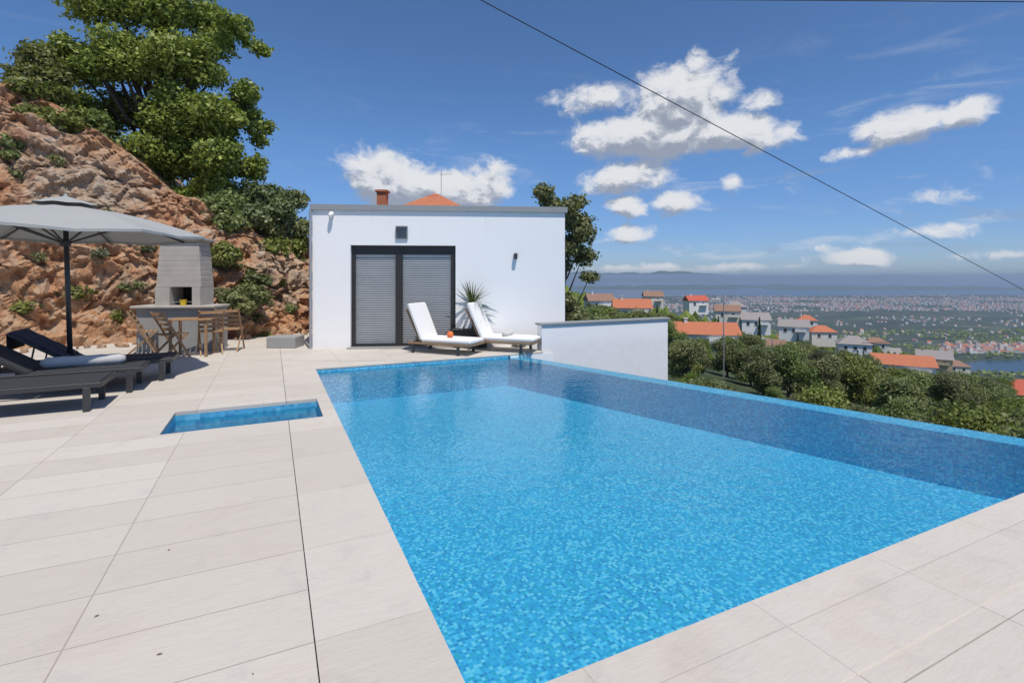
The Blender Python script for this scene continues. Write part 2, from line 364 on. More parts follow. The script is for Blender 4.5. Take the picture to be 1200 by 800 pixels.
# dark bedding under the joints only where there is terrace: build as four pieces
t = MB()
for (u0, u1, v0, v1) in ((-16, BX[0]-.001, -.52, 16), (BX[0]-.001, -.5, -.52, BX[2]-.001), (BX[0]-.001, -.5, BX[3]+.001, 16), (-16, 12, -7, -.52), (-.5, 4.40, 7.95, 13.2)):
    t.box(((u0+u1)/2, (v0+v1)/2, -.055), (u1-u0, v1-v0, .02))
struct(t.build('terrace_bed', M['bark'], loc=PO, rz=PA))
c = MB()
slab(c, -.5, 9, -.5, 0, r=.008); 
slab(c, -.5, 0, g, BX[2])
slab(c, BX[1], 0, BX[2]+.002, BX[3]-.002); slab(c, -.5, 0, BX[3], VF); slab(c, -.5, 4.41, VF+.002, VF+.45, r=.008)
struct(c.build('pool_coping', M['coping'], loc=PO, rz=PA))
# pool shell
p = MB(); zf = WL-DEP
inn = [(0, 0), (re(0), 0), (re(VF), VF), (0, VF)]
p.add([(u, v, zf) for u, v in inn], [(0, 1, 2, 3)])
for i in range(4):
    a, b_ = inn[i], inn[(i+1) % 4]; top = -.041 if i != 1 else WL-.004
    p.add([(*a, zf), (*a, top), (*b_, top), (*b_, zf)], [(0, 1, 2, 3)])
wth = .34
p.add([(re(0), 0, WL-.004), (re(VF), VF, WL-.004), (re(VF)+wth, VF, WL-.004), (re(0)+wth, 0, WL-.004)], [(3, 2, 1, 0)])
p.add([(re(0)+wth, 0, WL-.004), (re(VF)+wth, VF, WL-.004), (re(VF)+wth, VF, -2.4), (re(0)+wth, 0, -2.4)], [(0, 3, 2, 1)])
# small basin
b0, b1, v0, v1 = BX
p.add([(b0, v0, -.45), (b1, v0, -.45), (b1, v1, -.45), (b0, v1, -.45)], [(0, 1, 2, 3)])
struct(p.build('pool_basin', M['mosaic'], loc=PO, rz=PA))
p = MB()
for a, b_ in (((b0, v0), (b1, v0)), ((b1, v0), (b1, v1)), ((b1, v1), (b0, v1)), ((b0, v1), (b0, v0))):
    p.add([(*a, -.5), (*a, -.041), (*b_, -.041), (*b_, -.5)], [(0, 1, 2, 3)])
struct(p.build('foot_basin', M['mosaicbasin'], loc=PO, rz=PA))
# water sheets
wtr = MB(); wtr.add([(0.001, 0.001, WL), (re(0)+wth, .001, WL), (re(VF)+wth, VF-.001, WL), (.001, VF-.001, WL)], [(0, 1, 2, 3)])
wtr.add([(b0+.001, v0+.001, -.10), (b1-.001, v0+.001, -.10), (b1-.001, v1-.001, -.10), (b0+.001, v1-.001, -.10)], [(0, 1, 2, 3)])
struct(wtr.build('pool_water', M['water'], loc=PO, rz=PA))
# retaining wall faces under the terrace (right-hand drop) 
rw = MB(); rw.box((4.405, 10.6, -1.25), (.02, 6.0, 2.38)); rw.box((re(VF)/2+2.35, VF+.012, -1.247), (1.0, .02, 2.41))
o = rw.build('retaining_wall', M['whitepaint'], loc=PO, rz=PA); tag(o, 'white rendered retaining face below the end of the terrace by the house', 'wall')
# hidden ground under the near coping right of the pool
rw = MB(); rw.box((re(0)+wth+1.6, -3.76, -1.3), (3.0, 6.4, 2.4)); o = rw.build('terrace_footing', M['greyconc'], loc=PO, rz=PA); struct(o)
# parapet wall, in line with the far side of the pool
th = thing('parapet_wall', 'low white rendered wall beyond the pool, from the house corner to the view', 'wall', uv(4.43, 7.55), PA)
w_ = MB(); w_.box((1.71, .1, -1.0), (3.42, .2, 3.05)); w_.build('wall_face', M['render'], th)
w_ = MB(); w_.rbox((1.72, .1, .55), (3.50, .27, .045), .006); w_.build('wall_cap', M['cappaint'], th)
# ------------------------------------------------------------------ pool house
HL = 5.495; HD = 6.2; HH = 3.10; hp = Vector((-4.29, 10.84, 0)); ha = math.atan2(.46, 5.476)
house = thing('pool_house', 'white flat roofed pool house with a wide grey shuttered door behind the pool', 'building', hp, ha)
rc = .16
W0, W1, WZ = .80, 3.06, 2.23
hb = MB()
lb = -1.15  # back left corner swings outwards
# front wall in pieces around the door recess
def fr(x0, x1, z0, z1): hb.add([(x0, 0, z0), (x1, 0, z0), (x1, 0, z1), (x0, 0, z1)], [(0, 1, 2, 3)])
fr(0, W0, -2.5, HH-.12); fr(W1, HL, -2.5, HH-.12); fr(W0, W1, WZ, HH-.12)
hb.add([(W0, 0, 0), (W0, rc, 0), (W0, rc, WZ), (W0, 0, WZ)], [(0, 1, 2, 3)])
hb.add([(W1, 0, 0), (W1, rc, 0), (W1, rc, WZ), (W1, 0, WZ)], [(3, 2, 1, 0)])
hb.add([(W0, 0, WZ), (W1, 0, WZ), (W1, rc, WZ), (W0, rc, WZ)], [(0, 1, 2, 3)])
hb.add([(0, 0, -2.5), (lb, HD, -2.5), (lb, HD, HH-.12), (0, 0, HH-.12)], [(0, 1, 2, 3)])
hb.add([(HL, 0, -2.5), (HL, HD, -2.5), (HL, HD, HH-.12), (HL, 0, HH-.12)], [(3, 2, 1, 0)])
hb.add([(HL, HD, -2.5), (lb, HD, -2.5), (lb, HD, HH-.12), (HL, HD, HH-.12)], [(3, 2, 1, 0)])
hb.build('wall', M['render'], house)
rf = MB(); rf.prism([(-.04, -.05), (HL+.05, -.05), (HL+.05, HD+.05), (lb-.05, HD+.05)], HH-.12, HH)
roof = rf.build('roof', M['cappaint'], house)
rf = MB(); rf.box((1.55, 1.6, HH+.07), (2.6, .9, .14)); rf.build('roof_cowl', M['cappaint'], roof)
def hfix(name, mb, mat, par=house, **k): return mb.build(name, mat, par, **k)
door = MB(); fy = rc
for x0, x1 in ((W0, W0+.075), (1.80-.05, 1.80+.09), (W1-.10, W1)): door.box(((x0+x1)/2, fy-.035, WZ/2), (x1-x0, .07, WZ))
door.box(((W0+W1)/2, fy-.03, WZ-.10), (W1-W0, .06, .20)); door.box(((W0+W1)/2, fy-.04, .03), (W1-W0, .10, .06))
dfr = hfix('door_frame', door, M['darkframe'])
gl = MB(); gl.box(((W0+W1)/2, fy+.03, WZ/2), (W1-W0, .02, WZ)); gl.build('pane', M['glass'], dfr)
for (x0, x1) in ((W0+.08, 1.745), (1.895, W1-.105)):
    sh_ = MB(); z = .08
    Ms = Matrix.Rotation(R(38), 3, 'X')
    while z < WZ-.24:
        sh_.box(((x0+x1)/2, fy-.005, z), (x1-x0, .010, .052), Ms); z += .050
    sh_.box(((x0+x1)/2, fy-.01, WZ-.215), (x1-x0, .035, .05))
    hfix('louvre_shutter', sh_, M['slat'])
th_ = MB(); th_.box(((W0+W1)/2, .02, .012), (W1-W0+.1, .34, .024)); hfix('threshold', th_, M['greyconc'])
# air vent with hood
v_ = MB(); v_.box((1.895, -.02, 2.50), (.26, .04, .26)); 
vent = hfix('air_vent', v_, M['cappaint']); v_ = MB(); v_.bar((1.775, -.05, 2.635), (2.015, -.05, 2.635), .09, .02); v_.build('hood', M['cappaint'], vent)
v_ = MB()
for i in range(5): v_.box((1.895, -.048, 2.41+i*.042), (.22, .014, .014))
v_.build('vent_slat', M['charcoal'], vent)
camd = MB(); camd.tube([(.41, 0, 2.90), (.41, -.05, 2.90)], .05, 12); camd.tube([(.41, -.05, 2.90), (.41, -.09, 2.88), (.41, -.13, 2.85), (.41, -.15, 2.83)], [.035, .05, .045, .015], 12)
hfix('security_camera', camd, M['whitepaint'], smooth=True)
wl = MB(); wl.box((4.38, -.015, 2.0), (.07, .03, .11)); wl.rbox((4.38, -.07, 2.0), (.075, .09, .13), .012); hfix('wall_lamp', wl, M['charcoal'])
pp = MB(); pp.tube([(-.03, -.04, 0), (-.03, -.04, HH-.13)], .028, 10); hfix('downpipe', pp, M['galv'])
# concrete block at the left foot of the house
cb = MB(); cb.rbox((0, 0, .12), (.62, .5, .24), .012); o = cb.build('concrete_kerb', M['greyconc'], loc=(-5.0, 11.15, 0)); tag(o, 'short grey concrete kerb block at the left foot of the white pool house', 'block')
# ------------------------------------------------------------------ neighbour's roof and aerial behind
def tiles(name, c1, c2):
    m_, t, b = newmat(name); c = ocoord(t)
    wv = t.add('ShaderNodeTexWave', wave_type='BANDS', bands_direction='X'); wv.inputs['Scale'].default_value = 2.2; wv.inputs['Distortion'].default_value = .4; t.link(c, wv.inputs[0])
    col = t.mix(t.noise(c, 2.2, 5), c1, c2); col = t.mix(t.m('MULTIPLY', wv.outputs['Fac'], .25), col, tuple(q*.5 for q in c1))
    col = t.mix(t.mr(t.noise(c, 14, 4), .5, .7, 0, .35), col, (.22, .16, .12))
    setcol(t, b, col); b.inputs['Roughness'].default_value = .85; return m_
M['tile'] = tiles('terracotta_tiles', (.42, .12, .055), (.58, .21, .10)); M['tilered'] = tiles('red_roof_tiles', (.45, .08, .045), (.58, .13, .07)); M['tilegrey'] = tiles('grey_roof_tiles', (.26, .24, .23), (.36, .33, .31)); M['tilebrown'] = tiles('brown_roof_tiles', (.24, .13, .09), (.34, .20, .14))
M['stucco1'] = simple('pale_stucco', (.66, .62, .55), .85, 0, .08, .6); M['stucco2'] = simple('white_stucco', (.74, .74, .72), .85, 0, .06, .6); M['stucco3'] = simple('ochre_stucco', (.56, .44, .28), .85, 0, .08, .6)
def hip_house(name, label, W_, D_, Hh, rh, wallm, roofm, group=None, chimney=False, nwin=3, floors=1, lowz=-3, gable=False):
    t_ = thing(name, label, 'house', group=group)
    b = MB(); b.box((0, 0, (Hh+lowz)/2), (W_, D_, Hh-lowz)); wl_ = b.build('wall', wallm, t_)
    e = .45; b = MB(); k = max(0, W_/2-D_/2) if not gable else W_/2+.2
    b.add([(-W_/2-e, -D_/2-e, Hh), (W_/2+e, -D_/2-e, Hh), (W_/2+e, D_/2+e, Hh), (-W_/2-e, D_/2+e, Hh), (-k-.1, 0, Hh+rh), (k+.1, 0, Hh+rh)],
          [(0, 1, 5, 4), (2, 3, 4, 5), (1, 2, 5), (3, 0, 4), (3, 2, 1, 0)])
    r_ = b.build('roof', roofm, t_)
    if gable:
        b = MB(); b.box((W_*.22, -D_/2-.7, Hh*.36), (W_*.38, 1.4, .16)); b.box((W_*.22, -D_/2-1.36, Hh*.36+.5), (W_*.38, .06, .9)); b.build('balcony', wallm, t_)
    if chimney:
        b = MB(); b.box((-W_*.28, -.2, Hh+rh*.75), (.5, .5, rh*1.1)); b.box((-W_*.28, -.2, Hh+rh*1.33), (.7, .7, .12)); b.build('chimney', wallm, r_)
    for fl in range(floors):
        zc = Hh-1.4-fl*2.8
        for i in range(nwin):
            x = (i+.5-nwin/2)*W_/nwin*.86
            b = MB(); b.box((x, -D_/2-.02, zc), (1.1, .06, 1.3)); wi = b.build('window', M['glass'], t_)
            b = MB()
            for sx in (-1, 1): b.box((x+sx*.58, -D_/2-.04, zc), (.08, .09, 1.46))
            b.box((x, -D_/2-.04, zc+.69), (1.24, .09, .08)); b.box((x, -D_/2-.06, zc-.69), (1.34, .14, .08)); b.build('frame', M['stucco2'], wi)
    return t_
nb = hip_house('neighbour_house', 'tiled roof peak of the neighbouring house showing above the flat roof', 4.4, 4.6, 5.0, 1.55, M['stucco1'], M['tile'], nwin=2)
nb.location = (-4.7, 31, .1)
ch = MB(); ch.box((-3.0, -1.0, 3.0), (.55, .55, 6.9)); ch.box((-3.0, -1.0, 6.5), (.72, .72, .12)); ch.build('chimney', M['tile'], nb)
an = thing('roof_aerial', 'thin television aerial mast standing over the tiled roof peak', 'antenna', (-4.35, 31, 6.35))
b = MB(); b.tube([(0, 0, 0), (0, 0, 1.7)], .018, 6); b.build('mast', M['galv'], an)
b = MB(); b.tube([(-.1, 0, 1.45), (.65, 0, 1.5)], .012, 5)
for i in range(6): b.tube([(-.08+i*.14, -.22, 1.46+i*.008), (-.08+i*.14, .22, 1.46+i*.008)], .009, 5)
b.build('aerial_arms', M['galv'], an)
# overhead cables: real wires strung across the terrace air
def cable(label, a, bb, sag, r):
    a = Vector(a); bb = Vector(bb); pts = [a.lerp(bb, k/24)-Vector((0, 0, sag*4*(k/24)*(1-k/24))) for k in range(25)]
    b = MB(); b.tube(pts, r, 6); tag(b.build('overhead_cable', M['cable']), label, 'cable')
def rp(x, y, Y): return Vector(((x-600)/F*Y, Y, H+(HY-y)/F*Y))
cable('thin black cable running diagonally down the sky to the right', rp(520, -23, 26), rp(1290, 388, 60), .0, .028)
cable('dark horizontal cable crossing the very top of the view', rp(300, -4, 7), rp(1300, 3, 7), .0, .007)
cable('faint cable strung low over the valley at the right', rp(1010, 402, 60), rp(1260, 381, 60), .25, .03)
# ------------------------------------------------------------------ parasol
par = thing('parasol', 'large taupe parasol on a dark pole standing behind the sun loungers', 'parasol', gp(81, 450))
b = MB(); b.rbox((0, 0, .04), (.62, .62, .07), .015); b.lathe([(.05, .07), (.045, .35), (.03, .36)], n=12); b.build('base', M['charcoal'], par)
PZ = 2.58
b = MB(); b.tube([(-.06, 0, PZ-.02), (.02, 0, .3)], .032, 12); b.build('pole', M['charcoal'], par, smooth=True)
Rr = 1.74; nz = 8; rim = 2.17; z_ap = PZ
cb = MB(); ns = 6
def cpt(k, f):
    """f 0..1 from the hub to the rim on rib k (fractions of k lie between ribs and sag)"""
    a = 2*PI*k/nz+R(22); fr_ = abs((k % 1)-.5)*2; s_ = 1-(1-math.cos(PI/nz))*(1-fr_)*.9
    r_ = Rr*f*s_; z = z_ap-(z_ap-rim)*(f**1.12)+.05*math.sin(PI*f)-.04*(1-fr_)*f
    return Vector((r_*math.cos(a)-.05, r_*math.sin(a), z))
seg = nz*4
vs = [cpt(k/4, f) for f in [j/ns+.0001 for j in range(ns+1)] for k in range(seg)]
cb.add(vs, [(j*seg+k, j*seg+(k+1) % seg, (j+1)*seg+(k+1) % seg, (j+1)*seg+k) for j in range(ns) for k in range(seg)])
val = [cpt(k/4, 1.0) for k in range(seg)]; low = [v+Vector((0, 0, -.035)) for v in val]
cb.add(val+low, [(k, (k+1) % seg, seg+(k+1) % seg, seg+k) for k in range(seg)])
can = cb.build('canopy', M['canopy'], par)
vb = MB(); vv = []
for f, dz in ((.0001, .13), (.12, .09), (.22, .055)):
    for k in range(seg): q = cpt(k/4, f); vv.append(q+Vector((0, 0, dz)))
vb.add(vv, [(j*seg+k, j*seg+(k+1) % seg, (j+1)*seg+(k+1) % seg, (j+1)*seg+k) for j in range(2) for k in range(seg)])
vb.lathe([(.03, z_ap+.1), (.03, z_ap+.13), (.012, z_ap+.16)], (-.05, 0, 0), 10); vb.build('vent', M['canopy'], can)
for k in range(nz):
    a_ = cpt(k, .02)-Vector((0, 0, .03)); b_ = cpt(k, .99)-Vector((0, 0, .03)); m_ = cpt(k, .5)-Vector((0, 0, .035))
    b = MB(); b.bar(a_, m_, .018, .028); b.bar(m_, b_, .018, .028); rb = b.build('rib', M['charcoal'], par)
    b = MB(); b.bar((-.055, 0, 2.02), cpt(k, .52)-Vector((0, 0, .045)), .014, .022); b.build('strut', M['charcoal'], rb)
b = MB(); b.lathe([(.05, 1.98), (.065, 2.0), (.065, 2.06), (.04, 2.09)], (-.055, 0, 0), 12); b.build('hub', M['charcoal'], par)
b = MB(); b.lathe([(.05, 2.44), (.07, 2.46), (.07, 2.54), (.03, 2.56)], (-.06, 0, 0), 12); b.build('crown_hub', M['charcoal'], par)
# ------------------------------------------------------------------ loungers
def lounger(label, cushion=None, pitch=33, frame=None, sling=None, group='charcoal sun loungers under the parasol', legs=True):
    """x from head (0) to foot (2.0), y width, origin at the foot end centre on the floor, head towards -x"""
    frame = frame or M['charcoal']; sling = sling or M['sling']
    t_ = thing('sun_lounger', label, 'sun lounger', group=group)
    hw = .33; L = 1.95; zs = .30; px = -L+.78
    b = MB()
    for s_ in (-1, 1): b.rbox((-L/2, s_*hw, zs), (L, .045, .06), .006)
    b.rbox((-.02, 0, zs), (.045, 2*hw, .055), .006); b.rbox((-L+.02, 0, zs), (.045, 2*hw, .055), .006); b.rbox((px, 0, zs-.02), (.04, 2*hw-.05, .04), .006)
    b.build('frame', frame, t_)
    for s_ in (-1, 1):
        for x in (-.14, -L+.22):
            b = MB(); b.rbox((x, s_*hw, zs/2-.01), (.065, .05, zs-.02), .006); b.build('leg', frame, t_)
    b = MB(); b.rbox((px/2, 0, zs+.034), (-px-.05, 2*hw-.03, .018), .006); b.build('seat', sling, t_)
    pa = R(pitch); e = Vector((px-.80*math.cos(pa), 0, zs+.04+.80*math.sin(pa)))
    b = MB(); Mr = Matrix.Rotation(pa, 3, 'Y'); mid = Vector((px, 0, zs+.045)).lerp(e, .5); b.rbox(mid, (.80, 2*hw-.03, .018), .006, Mr)
    bk = b.build('backrest', sling, t_)
    b = MB()
    for s_ in (-1, 1): b.bar((px, s_*(hw-.01), zs+.03), e+Vector((0, s_*(hw-.01), 0)), .028, .035)
    b.bar(e+Vector((0, -hw+.02, 0)), e+Vector((0, hw-.02, 0)), .03, .03); b.build('back_frame', frame, bk)
    q = Vector((px, 0, zs)).lerp(e, .62)
    for s_ in (-1, 1): b = MB(); b.bar(q+Vector((0, s_*(hw-.05), 0)), (q.x-.05, s_*(hw-.05), zs-.01), .018, .018); b.build('prop', frame, bk)
    return t_
la = R(27)
def place_l(o, px_, py_): p = gp(px_, py_); o.location = p; o.rotation_euler.z = la
l1 = lounger('charcoal sun lounger nearest the small basin, foot end furthest right in front row'); place_l(l1, 128, 473)
l1['label'] = 'nearest charcoal sun lounger, low at the left edge of the picture'
l2 = dup(l1, gp(172, 453), la, label='middle charcoal sun lounger, holding the long rolled grey towel')
l3 = dup(l1, gp(206, 440.5), la, label='farthest charcoal sun lounger, navy towel over its raised back')
bpy.context.view_layer.update()
def on(o, lx, ly, lz): return o.matrix_world @ Vector((lx, ly, lz))
def roll(name, label, cat, a_, b_, r, mat, group=None, flat=0):
    b = MB(); n = 14; pts = [Vector(a_).lerp(Vector(b_), i/(n-1)) for i in range(n)]
    rs = [r*(1-.5*max(0, (abs(i/(n-1)-.5)*2-.86)/.14)**2)*(1+.05*math.sin(i*2.3)) for i in range(n)]
    b.tube(pts, rs, 14); o = b.build(name, mat, smooth=True); tag(o, label, cat, group); return o
bpy.context.view_layer.update()
# grey towel laid and rolled along the near lounger
roll('rolled_towel', 'long light grey rolled towel lying on the middle charcoal lounger', 'towel', on(l2, -1.15, .05, .41), on(l2, -.25, .05, .41), .075, M['greycloth'])
def draped(name, label, cat, o, mat, x0, x1, pitch, wdt=.5):
    """cloth hung over a raised lounger back"""
    b = MB(); px = -1.95+.78; pa = R(pitch); n = 10; vs = []; 
    prof = []
    for i in range(n+1):
        f = i/n; d = x0+(x1-x0)*f
        prof.append((px-d*math.cos(pa), .30+.07+d*math.sin(pa)+.008*math.sin(i*2.1)))
    for (x, z) in prof[::-1][:1]: prof.append((x-.035, z-.03)); prof.append((x-.03, z-.24))
    for off in (0, -.014):
        for (x, z) in prof:
            for yy in (-wdt/2, wdt/2): vs.append(on(o, x, yy, z+off))
    m_ = len(prof); fs = []
    for i in range(m_-1): fs.append((2*i, 2*i+1, 2*i+3, 2*i+2)); fs.append((2*m_+2*i, 2*m_+2*i+2, 2*m_+2*i+3, 2*m_+2*i+1))
    for i in range(m_-1): fs.append((2*i, 2*i+2, 2*m_+2*i+2, 2*m_+2*i)); fs.append((2*i+1, 2*m_+2*i+1, 2*m_+2*i+3, 2*i+3))
    b.add(vs, fs); tag(b.build(name, mat), label, cat)
draped('draped_towel', 'navy towel draped over the raised lounger back under the parasol', 'towel', l3, M['navy'], .1, .79, 33, .6)
draped('draped_towel', 'small red towel over the lounger back at the left edge', 'towel', l2, M['red'], .50, .79, 33, .34)
# ------------------------------------------------------------------ white cushioned loungers in front of the shutter
def hloc(s_, y_, z_=0): return house.matrix_basis @ Vector((s_, y_, z_)) if False else Matrix.Translation(hp) @ Matrix.Rotation(ha, 4, 'Z') @ Vector((s_, y_, z_))
def daybed(label):
    t_ = thing('cushioned_lounger', label, 'sun lounger', group='white cushioned loungers by the house')
    b = MB(); hw = .32; L = 1.42
    for s_ in (-1, 1): b.rbox((L/2, s_*hw, .20), (L, .04, .045), .005)
    b.rbox((0.02, 0, .20), (.04, 2*hw, .045), .005); b.rbox((L-.02, 0, .20), (.04, 2*hw, .045), .005); b.build('frame', M['wood'], t_)
    for x in (.12, L-.25):
        for s_ in (-1, 1): b = MB(); b.rbox((x, s_*hw, .09), (.05, .045, .18), .005); b.build('leg', M['charcoal'], t_)
    b = MB(); b.rbox((.86, 0, .265), (1.12, .6, .085), .025); b.build('seat_cushion', M['whitecloth'], t_)
    pa = R(66); Mr = Matrix.Rotation(pa, 3, 'Y'); b = MB(); c_ = Vector((.30-.40*math.cos(pa), 0, .26+.40*math.sin(pa))); b.rbox(c_, (.80, .6, .085), .025, Mr)
    bk = b.build('back_cushion', M['whitecloth'], t_)
    for s_ in (-1, 1): b = MB(); b.bar((.26, s_*.25, .2), (.26-.74*math.cos(pa)-.05, s_*.25, .2+.74*math.sin(pa)), .03, .03); b.build('back_rail', M['wood'], bk)
    return t_
d1 = daybed('cushioned lounger in front of the shutter, its white back against the wide panel'); d1.location = gp(486, 411); d1.rotation_euler.z = R(-4)
d2 = dup(d1, gp(560, 409), R(-3), label='cushioned lounger right of the potted yucca, a rolled towel on its seat')
d1.location = gp(489, 410.3); d1.rotation_euler.z = R(-24); d2.location = gp(556, 408.2); d2.rotation_euler.z = R(-20)
bpy.context.view_layer.update()
roll('rolled_towel', 'short grey rolled towel on the right hand cushioned lounger', 'towel', on(d2, .75, -.2, .35), on(d2, .78, .2, .35), .055, M['greycloth'])
lt = thing('side_table', 'low dark wooden table between the two cushioned loungers', 'table', gp(541, 404.5))
b = MB(); b.rbox((0, 0, .27), (.34, .34, .03), .005); b.build('tabletop', M['wood'], lt)
for sx in (-1, 1):
    for sy in (-1, 1): b = MB(); b.rbox((sx*.14, sy*.14, .13), (.03, .03, .255), .004); b.build('leg', M['wood'], lt)
ln = thing('lantern', 'small wooden candle lantern on the low table by the shutter', 'lantern', lt.location+Vector((0, 0, .286)))
b = MB()
for sx in (-1, 1):
    for sy in (-1, 1): b.box((sx*.065, sy*.065, .15), (.014, .014, .27))
b.box((0, 0, .008), (.16, .16, .016)); b.box((0, 0, .285), (.16, .16, .016)); b.tube([(-.04, 0, .29), (-.02, 0, .34), (.02, 0, .34), (.04, 0, .29)], .006, 6); b.build('lantern_frame', M['teak'], ln)
b = MB(); b.tube([(0, 0, .017), (0, 0, .12)], .03, 10); b.build('candle', M['candle'], ln)
# orange ball-like pot beside
ob = MB(); ob.lathe([(.03, 0), (.06, .02), (.07, .07), (.05, .11), (.045, .12)], n=14); o = ob.build('orange_cup', M['orange'], loc=on(d1, .8, 0, .31)); tag(o, 'small orange cup on the left cushioned lounger', 'cup')
# ------------------------------------------------------------------ yucca in a dark planter
yp = gp(551, 407.4); yu = thing('potted_yucca', 'spiky yucca with a thin stem in a dark box planter against the white wall', 'plant', yp+Vector((0, .12, 0)))
b = MB(); b.prism([(-.36, -.17), (.36, -.17), (.36, .17), (-.36, .17)], 0, .38); b.rbox((0, 0, .395), (.78, .40, .035), .006); b.build('planter', M['planter'], yu)
b = MB(); b.tube([(0.04, 0, .3), (.05, .0, .6), (.03, .01, .93)], [.028, .022, .02], 8); b.tube([(0.1, 0, .3), (.14, .02, .55), (.13, .02, .72)], [.02, .016, .014], 8); b.build('stem', M['bark'], yu)
def blades(c_, n, L0, wd, seed, up=.25):
    rr = random.Random(seed); b = MB()
    for i in range(n):
        a = rr.uniform(0, 2*PI); el_ = rr.uniform(-.25, 1.35) if rr.random() > .25 else rr.uniform(.6, 1.4); L = L0*rr.uniform(.7, 1.1)
        d = Vector((math.cos(a)*math.cos(el_), math.sin(a)*math.cos(el_), math.sin(el_))); s_ = Vector((-math.sin(a), math.cos(a), 0)); droop = rr.uniform(.05, .4)
        vs = []; n_ = 5
        for k in range(n_+1):
            f = k/n_; p_ = Vector(c_)+d*L*f-Vector((0, 0, droop*L*f*f)); w_ = wd*(1-f)**.7*(.6+.8*min(f*3, 1)) if f < 1 else 0.0008
            vs += [p_-s_*w_, p_+s_*w_]
        b.add(vs, [(2*k, 2*k+1, 2*k+3, 2*k+2) for k in range(n_)])
    return b
blades((.03, .01, .93), 70, .74, .015, 3).build('leaves', M['leafY'], yu)
bb = blades((.13, .02, .72), 36, .46, .012, 5); bb.build('leaves', M['leafY'], yu)
rk = MB()
# a second, lower agave in the planter
blades((-.22, 0, .33), 16, .26, .014, 9).build('leaves', M['leafY'], yu)
# boulder at the wall foot
def boulder(label, loc, r, seed, flat=.7):
    bpy_me = bpy.data.meshes.new('boulder'); import bmesh
    bm = bmesh.new(); bmesh.ops.create_icosphere(bm, subdivisions=3, radius=r)
    for v in bm.verts:
        n_ = noise.noise(v.co*(1.6/r)+Vector((seed, 0, 0)))*.35+noise.noise(v.co*(4/r)+Vector((seed, 3, 0)))*.12
        v.co *= 1+n_; v.co.z *= flat
    bm.to_mesh(bpy_me); bm.free(); bpy_me.materials.append(M['limestone']); o = obj('boulder', bpy_me, loc=loc); tag(o, label, 'rock'); return o
boulder('small grey boulder on the terrace edge in front of the low white wall', uv(4.28, 8.3, .10), .15, 4)
# ------------------------------------------------------------------ stone barbecue fireplace at the rock wall
bq = thing('barbecue_fireplace', 'pale stone barbecue with a tapered chimney built against the rock', 'fireplace', gp(206, 412), R(6))
Yb = gp(206, 412).y; k_ = Yb/F
b = MB(); b.box((0, .3, .45), (1.50, .62, .90)); b.build('base', M['greyconc'], bq)
b = MB(); b.rbox((-.02, .27, .925), (1.62, .74, .05), .01); b.build('counter', M['limestone'], bq)
b = MB()
for (x0, x1, z0, z1) in ((-.42, -.14, .95, 1.33), (.30, .46, .95, 1.33)): b.box(((x0+x1)/2, .32, (z0+z1)/2), (x1-x0, .58, z1-z0))
z = 1.33
for i in range(9):
    f = i/8; hw = .44-.06*f; b.rbox((.02, .34, z+.055), (2*hw, .54-.06*f, .106), .006); z += .108
chs = b.build('chimney', M['limestone'], bq)
b = MB(); b.box((.08, .58, 1.14), (.44, .03, .37)); b.build('fire_opening', M['soot'], bq)
b = MB(); b.rbox((.02, .34, z+.03), (.92, .6, .06), .01); b.build('chimney_cap', M['limestone'], chs)
b = MB(); b.tube([(-.14, .12, 1.02), (.30, .12, 1.02)], .006, 6)
for i in range(9): b.tube([(-.12+i*.05, .1, 1.02), (-.12+i*.05, .5, 1.02)], .004, 5)
b.build('grill', M['galv'], bq)
bk_ = MB(); bk_.lathe([(.05, 0), (.07, .11), (.075, .115), (.06, .115)], n=14); o = bk_.build('yellow_pot', M['yellow'], loc=Matrix.Translation(bq.location) @ Matrix.Rotation(R(6), 4, 'Z') @ Vector((.12, .05, .952))); tag(o, 'small yellow pot on the barbecue counter', 'pot')
# folding wooden chairs and table
def folding_chair(label):
    t_ = thing('folding_chair', label, 'chair', group='slatted wooden chairs by the barbecue')
    for s_ in (-1, 1):
        b = MB(); b.bar((s_*.21, -.24, 0), (s_*.21, .24, .88), .025, .035); b.build('leg', M['teak'], t_)
        b = MB(); b.bar((s_*.185, .26, 0), (s_*.185, -.20, .45), .025, .035); b.build('leg', M['teak'], t_)
    b = MB()
    for i in range(6): b.rbox((0, -.2+i*.075, .455), (.40, .055, .018), .003)
    b.build('seat', M['teak'], t_)
    b = MB()
    for i in range(4): f = .60+i*.11; b.bar((-.2, -.24+.48*f+.0, .88*f+.02), (.2, -.24+.48*f, .88*f+.02), .018, .055)
    b.build('backrest', M['teak'], t_); return t_
c1 = folding_chair('slatted wooden folding chair nearest the parasol in front of the barbecue'); c1.location = gp(200, 419); c1.rotation_euler.z = R(150)
c2 = dup(c1, gp(247, 414), R(215), label='slatted wooden folding chair right of the barbecue table'); c3 = dup(c1, gp(270, 410.5), R(195), label='rightmost slatted wooden folding chair, against the rock wall')
c4 = dup(c1, gp(168, 415), R(120), label='slatted wooden folding chair left of the barbecue, partly behind the loungers')
tb = thing('garden_table', 'small slatted wooden table in front of the barbecue', 'table', gp(226, 416.5), R(15))
b = MB()
for i in range(7): b.rbox((-.33+i*.11, 0, .72), (.095, .62, .022), .003)
b.build('tabletop', M['teak'], tb)
for sx in (-1, 1):
    for sy in (-1, 1): b = MB(); b.rbox((sx*.3, sy*.25, .355), (.045, .045, .70), .004); b.build('leg', M['teak'], tb)
